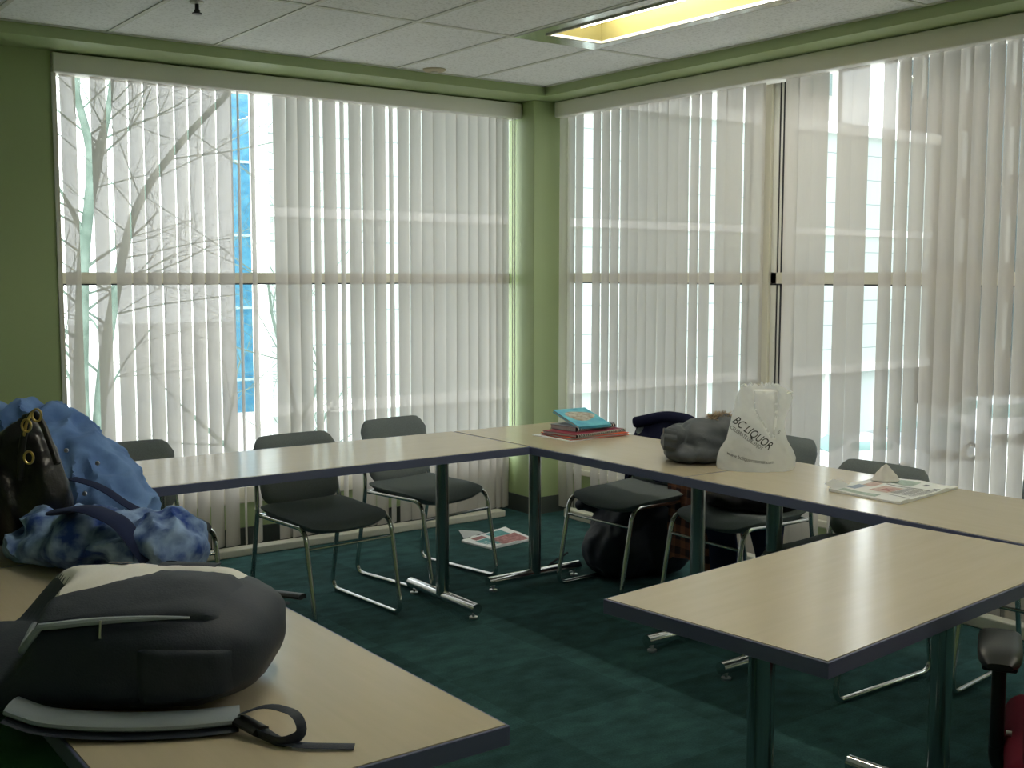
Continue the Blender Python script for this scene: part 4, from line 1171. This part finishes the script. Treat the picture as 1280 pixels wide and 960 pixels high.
cs = [at_z(577, 678, 0), at_z(614, 687, 0), at_z(668, 675, 0), at_z(632, 661, 0)]
t, S, o_ = paper('magazine', 'colour magazine lying on the carpet beneath the left table', 'magazine', cs, 0, .008, 8,
      [('printed_picture', .42, .30, .96, .93, 'red_ink'), ('printed_picture', .06, .48, .40, .84, 'teal_ink'), ('printed_picture', .48, .05, .9, .24, 'paper'), ('printed_picture', .30, .10, .86, .36, 'teal_ink'), ('printed_badge', .07, .16, .26, .40, 'red_ink')])
crn = S(0, .05)
bm = bmesh.new()
vs = [[bm.verts.new(crn + (S(0, .5) - crn) * (j / 4) - RH * .03 * (i / 3) + ZU * (.002 + .05 * (i / 3) * (1 - j / 5))) for i in range(4)] for j in range(5)]
grid_faces(bm, vs); bmesh.ops.solidify(bm, geom=list(bm.faces), thickness=.0015)
obj('curled_page', bm, 'paper', t)

# ================================================================== BAG AND COATS ON THE RIGHT HAND CHAIRS
base = Vector((-.40, -1.20, 0))
bm = blob([(base + Vector((-.06, -.02, .13)), A3(.20, .19, .15)), (base + Vector((.02, .02, .20)), A3(.18, .20, .18)), (base + Vector((.10, -.08, .16)), A3(.16, .22, .17)), (base + Vector((-.06, .16, .33)), A3(.15, .05, .035)), (base + Vector((.02, .06, .30)), A3(.10, .12, .07))],
          .013, .010, 9, True, 3, .002, (1, 1, 1), 21, .004, 30)
t, part = soft_thing('backpack', 'black backpack slumped on carpet under chair with navy coat', 'backpack', bm, 'black_nylon', base); part.name = 'body'
obj('strap', tube(fillet([(-.26, .16, .10), (-.33, .20, .05), (-.31, .26, .02), (-.22, .24, .012)], .04), .008, 10, (.03, .006)), 'black_cloth', t)
obj('carry_handle', tube(fillet([(-.16, .14, .35), (-.10, .15, .40), (.0, .13, .39), (.04, .08, .35)], .05), .008, 10), 'black_cloth', t)
# navy coat draped over the chair back
base = Vector((-.30, -1.42, .45))
def drape(cx, y0, y1, ztop, zf, zb, xf, xb, th, mat, name, parent, base, seed):
    """cloth folded over a rail that runs along y at (cx, ztop); hangs to zf in front and zb behind"""
    bm = bmesh.new(); rows = []
    n, m_ = 26, 24
    prof = []
    for k in range(m_ + 1):
        f = k / m_
        if f < .42: g = f / .42; prof.append((xf + (cx - .03 - xf) * g ** 1.5, zf + (ztop - zf) * g))
        elif f < .58: g = (f - .42) / .16; prof.append((cx - .03 * math.cos(g * PI), ztop + .02 * math.sin(g * PI)))
        else: g = (f - .58) / .42; prof.append((cx + .03 + (xb - cx - .03) * g ** 1.5, ztop + (zb - ztop) * g))
    for i in range(n + 1):
        y = y0 + (y1 - y0) * i / n; row = []
        e = min(1, min(i, n - i) / 4)
        for k, (x, z) in enumerate(prof):
            w = .022 * noise.noise(Vector((y * 11, z * 2, seed))) + .008 * noise.noise(Vector((y * 25, z * 8, seed)))
            out = -1 if k < m_ / 2 else 1
            zz = z - .05 * (1 - e) ** 2 + (.03 * noise.noise(Vector((y * 6, seed, 1))) if k in (0, m_) else 0)
            row.append(bm.verts.new(Vector((x + out * abs(w), y + .012 * noise.noise(Vector((y * 6, z * 6, seed + 4))), zz)) - base))
        rows.append(row)
    grid_faces(bm, rows); bmesh.ops.recalc_face_normals(bm, faces=bm.faces)
    bmesh.ops.solidify(bm, geom=list(bm.faces), thickness=th)
    return obj(name, bm, mat, parent)
t = thing('coat', 'navy coat hung over the back of the chair nearest notebooks', 'coat', base)
drape(-.29, -1.66, -1.17, .775, .50, .30, -.40, -.22, .018, 'navy', 'coat_body', t, base, 4)
obj('collar', tube(fillet([(-.06, .22, .30), (-.02, .05, .345), (-.02, -.12, .345), (-.05, -.24, .29)], .06), .028, 12), 'navy', t)
base = Vector((-.42, -1.66, .40))
t = thing('shirt', 'brown plaid shirt hanging down beside chair with navy coat', 'shirt', base)
drape(-.40, -1.80, -1.52, .62, .16, .24, -.44, -.32, .014, 'plaid', 'shirt_body', t, base, 14)
obj('sleeve', tube(fillet([(.0, -.06, .20), (-.03, -.11, .02), (.0, -.13, -.24)], .1), [.04] * 3 + [.045] * 10, 12) if False else tube([(.0, -.06, .18), (-.03, -.10, .02), (-.01, -.12, -.14), (.0, -.13, -.28)], [.035, .042, .045, .05], 14), 'plaid', t)
base = Vector((-.44, -2.03, .47))
bm = blob([(base + Vector((.02, .05, .03)), A3(.18, .17, .05)), (base + Vector((.05, -.08, .04)), A3(.16, .13, .06)), (base + Vector((.14, .0, .10)), A3(.06, .19, .12))], .012, .008, 10, True, 3, .462, (1, 1, 1), 31, .003, 30)
t, part = soft_thing('coat', 'black coat heaped on seat of chair behind plastic bag', 'coat', bm, 'black_cloth', base); part.name = 'coat_body'
base = Vector((-.35, -1.97, .44))
t = thing('trousers', 'dark blue jeans hanging below seat of chair behind plastic bag', 'trousers', base)
def leg(y, zlo, w0, w1, x):
    bm = bmesh.new(); rows = []
    for j in range(15):
        f = j / 14; z = .42 - (.42 - zlo) * f; w = w0 + (w1 - w0) * f
        rows.append([bm.verts.new(Vector((x + .03 * math.sin(f * 2) + math.cos(q) * w * .6 + .006 * noise.noise(Vector((q * 2, z * 14, y))), y + math.sin(q) * w + .008 * noise.noise(Vector((q, z * 10, y + 3))), z)) - base) for q in [2 * PI * k / 20 for k in range(20)]])
    grid_faces(bm, rows, True); bm.faces.new(list(reversed(rows[0]))); bm.faces.new(rows[-1]); bmesh.ops.recalc_face_normals(bm, faces=bm.faces)
    return bm
obj('leg', leg(-1.875, .03, .085, .07, -.46), 'denim_dark', t)
obj('leg', leg(-2.09, .08, .095, .05, -.40), 'denim_dark', t)

# ================================================================== LIGHT
w = bpy.data.worlds.new('overcast_sky'); SC.world = w; w.use_nodes = True
wt = w.node_tree; wt.nodes.clear()
wo = wt.nodes.new('ShaderNodeOutputWorld'); bg = wt.nodes.new('ShaderNodeBackground')
tc = wt.nodes.new('ShaderNodeTexCoord'); sp_ = wt.nodes.new('ShaderNodeSeparateXYZ'); wt.links.new(tc.outputs['Generated'], sp_.inputs[0])
rp = wt.nodes.new('ShaderNodeValToRGB'); rp.color_ramp.elements[0].position = .45; rp.color_ramp.elements[0].color = (.78, .82, .84, 1)
rp.color_ramp.elements[1].position = 1; rp.color_ramp.elements[1].color = (.94, .97, 1, 1)
mm = wt.nodes.new('ShaderNodeMath'); mm.operation = 'MULTIPLY_ADD'; mm.inputs[1].default_value = .5; mm.inputs[2].default_value = .5
wt.links.new(sp_.outputs[2], mm.inputs[0]); wt.links.new(mm.outputs[0], rp.inputs[0])
wt.links.new(rp.outputs[0], bg.inputs[0]); bg.inputs[1].default_value = 3.4
wt.links.new(bg.outputs[0], wo.inputs[0])

SC.view_settings.view_transform = 'Standard'
SC.view_settings.look = 'None'
SC.view_settings.gamma = 1.0
SC.view_settings.use_curve_mapping = False
SC.view_settings.exposure = 0.72
SC.cycles.use_denoising = True
SC.cycles.transparent_max_bounces = 24
SC.cycles.max_bounces = 12
SC.cycles.diffuse_bounces = 6
SC.cycles.sample_clamp_indirect = 8
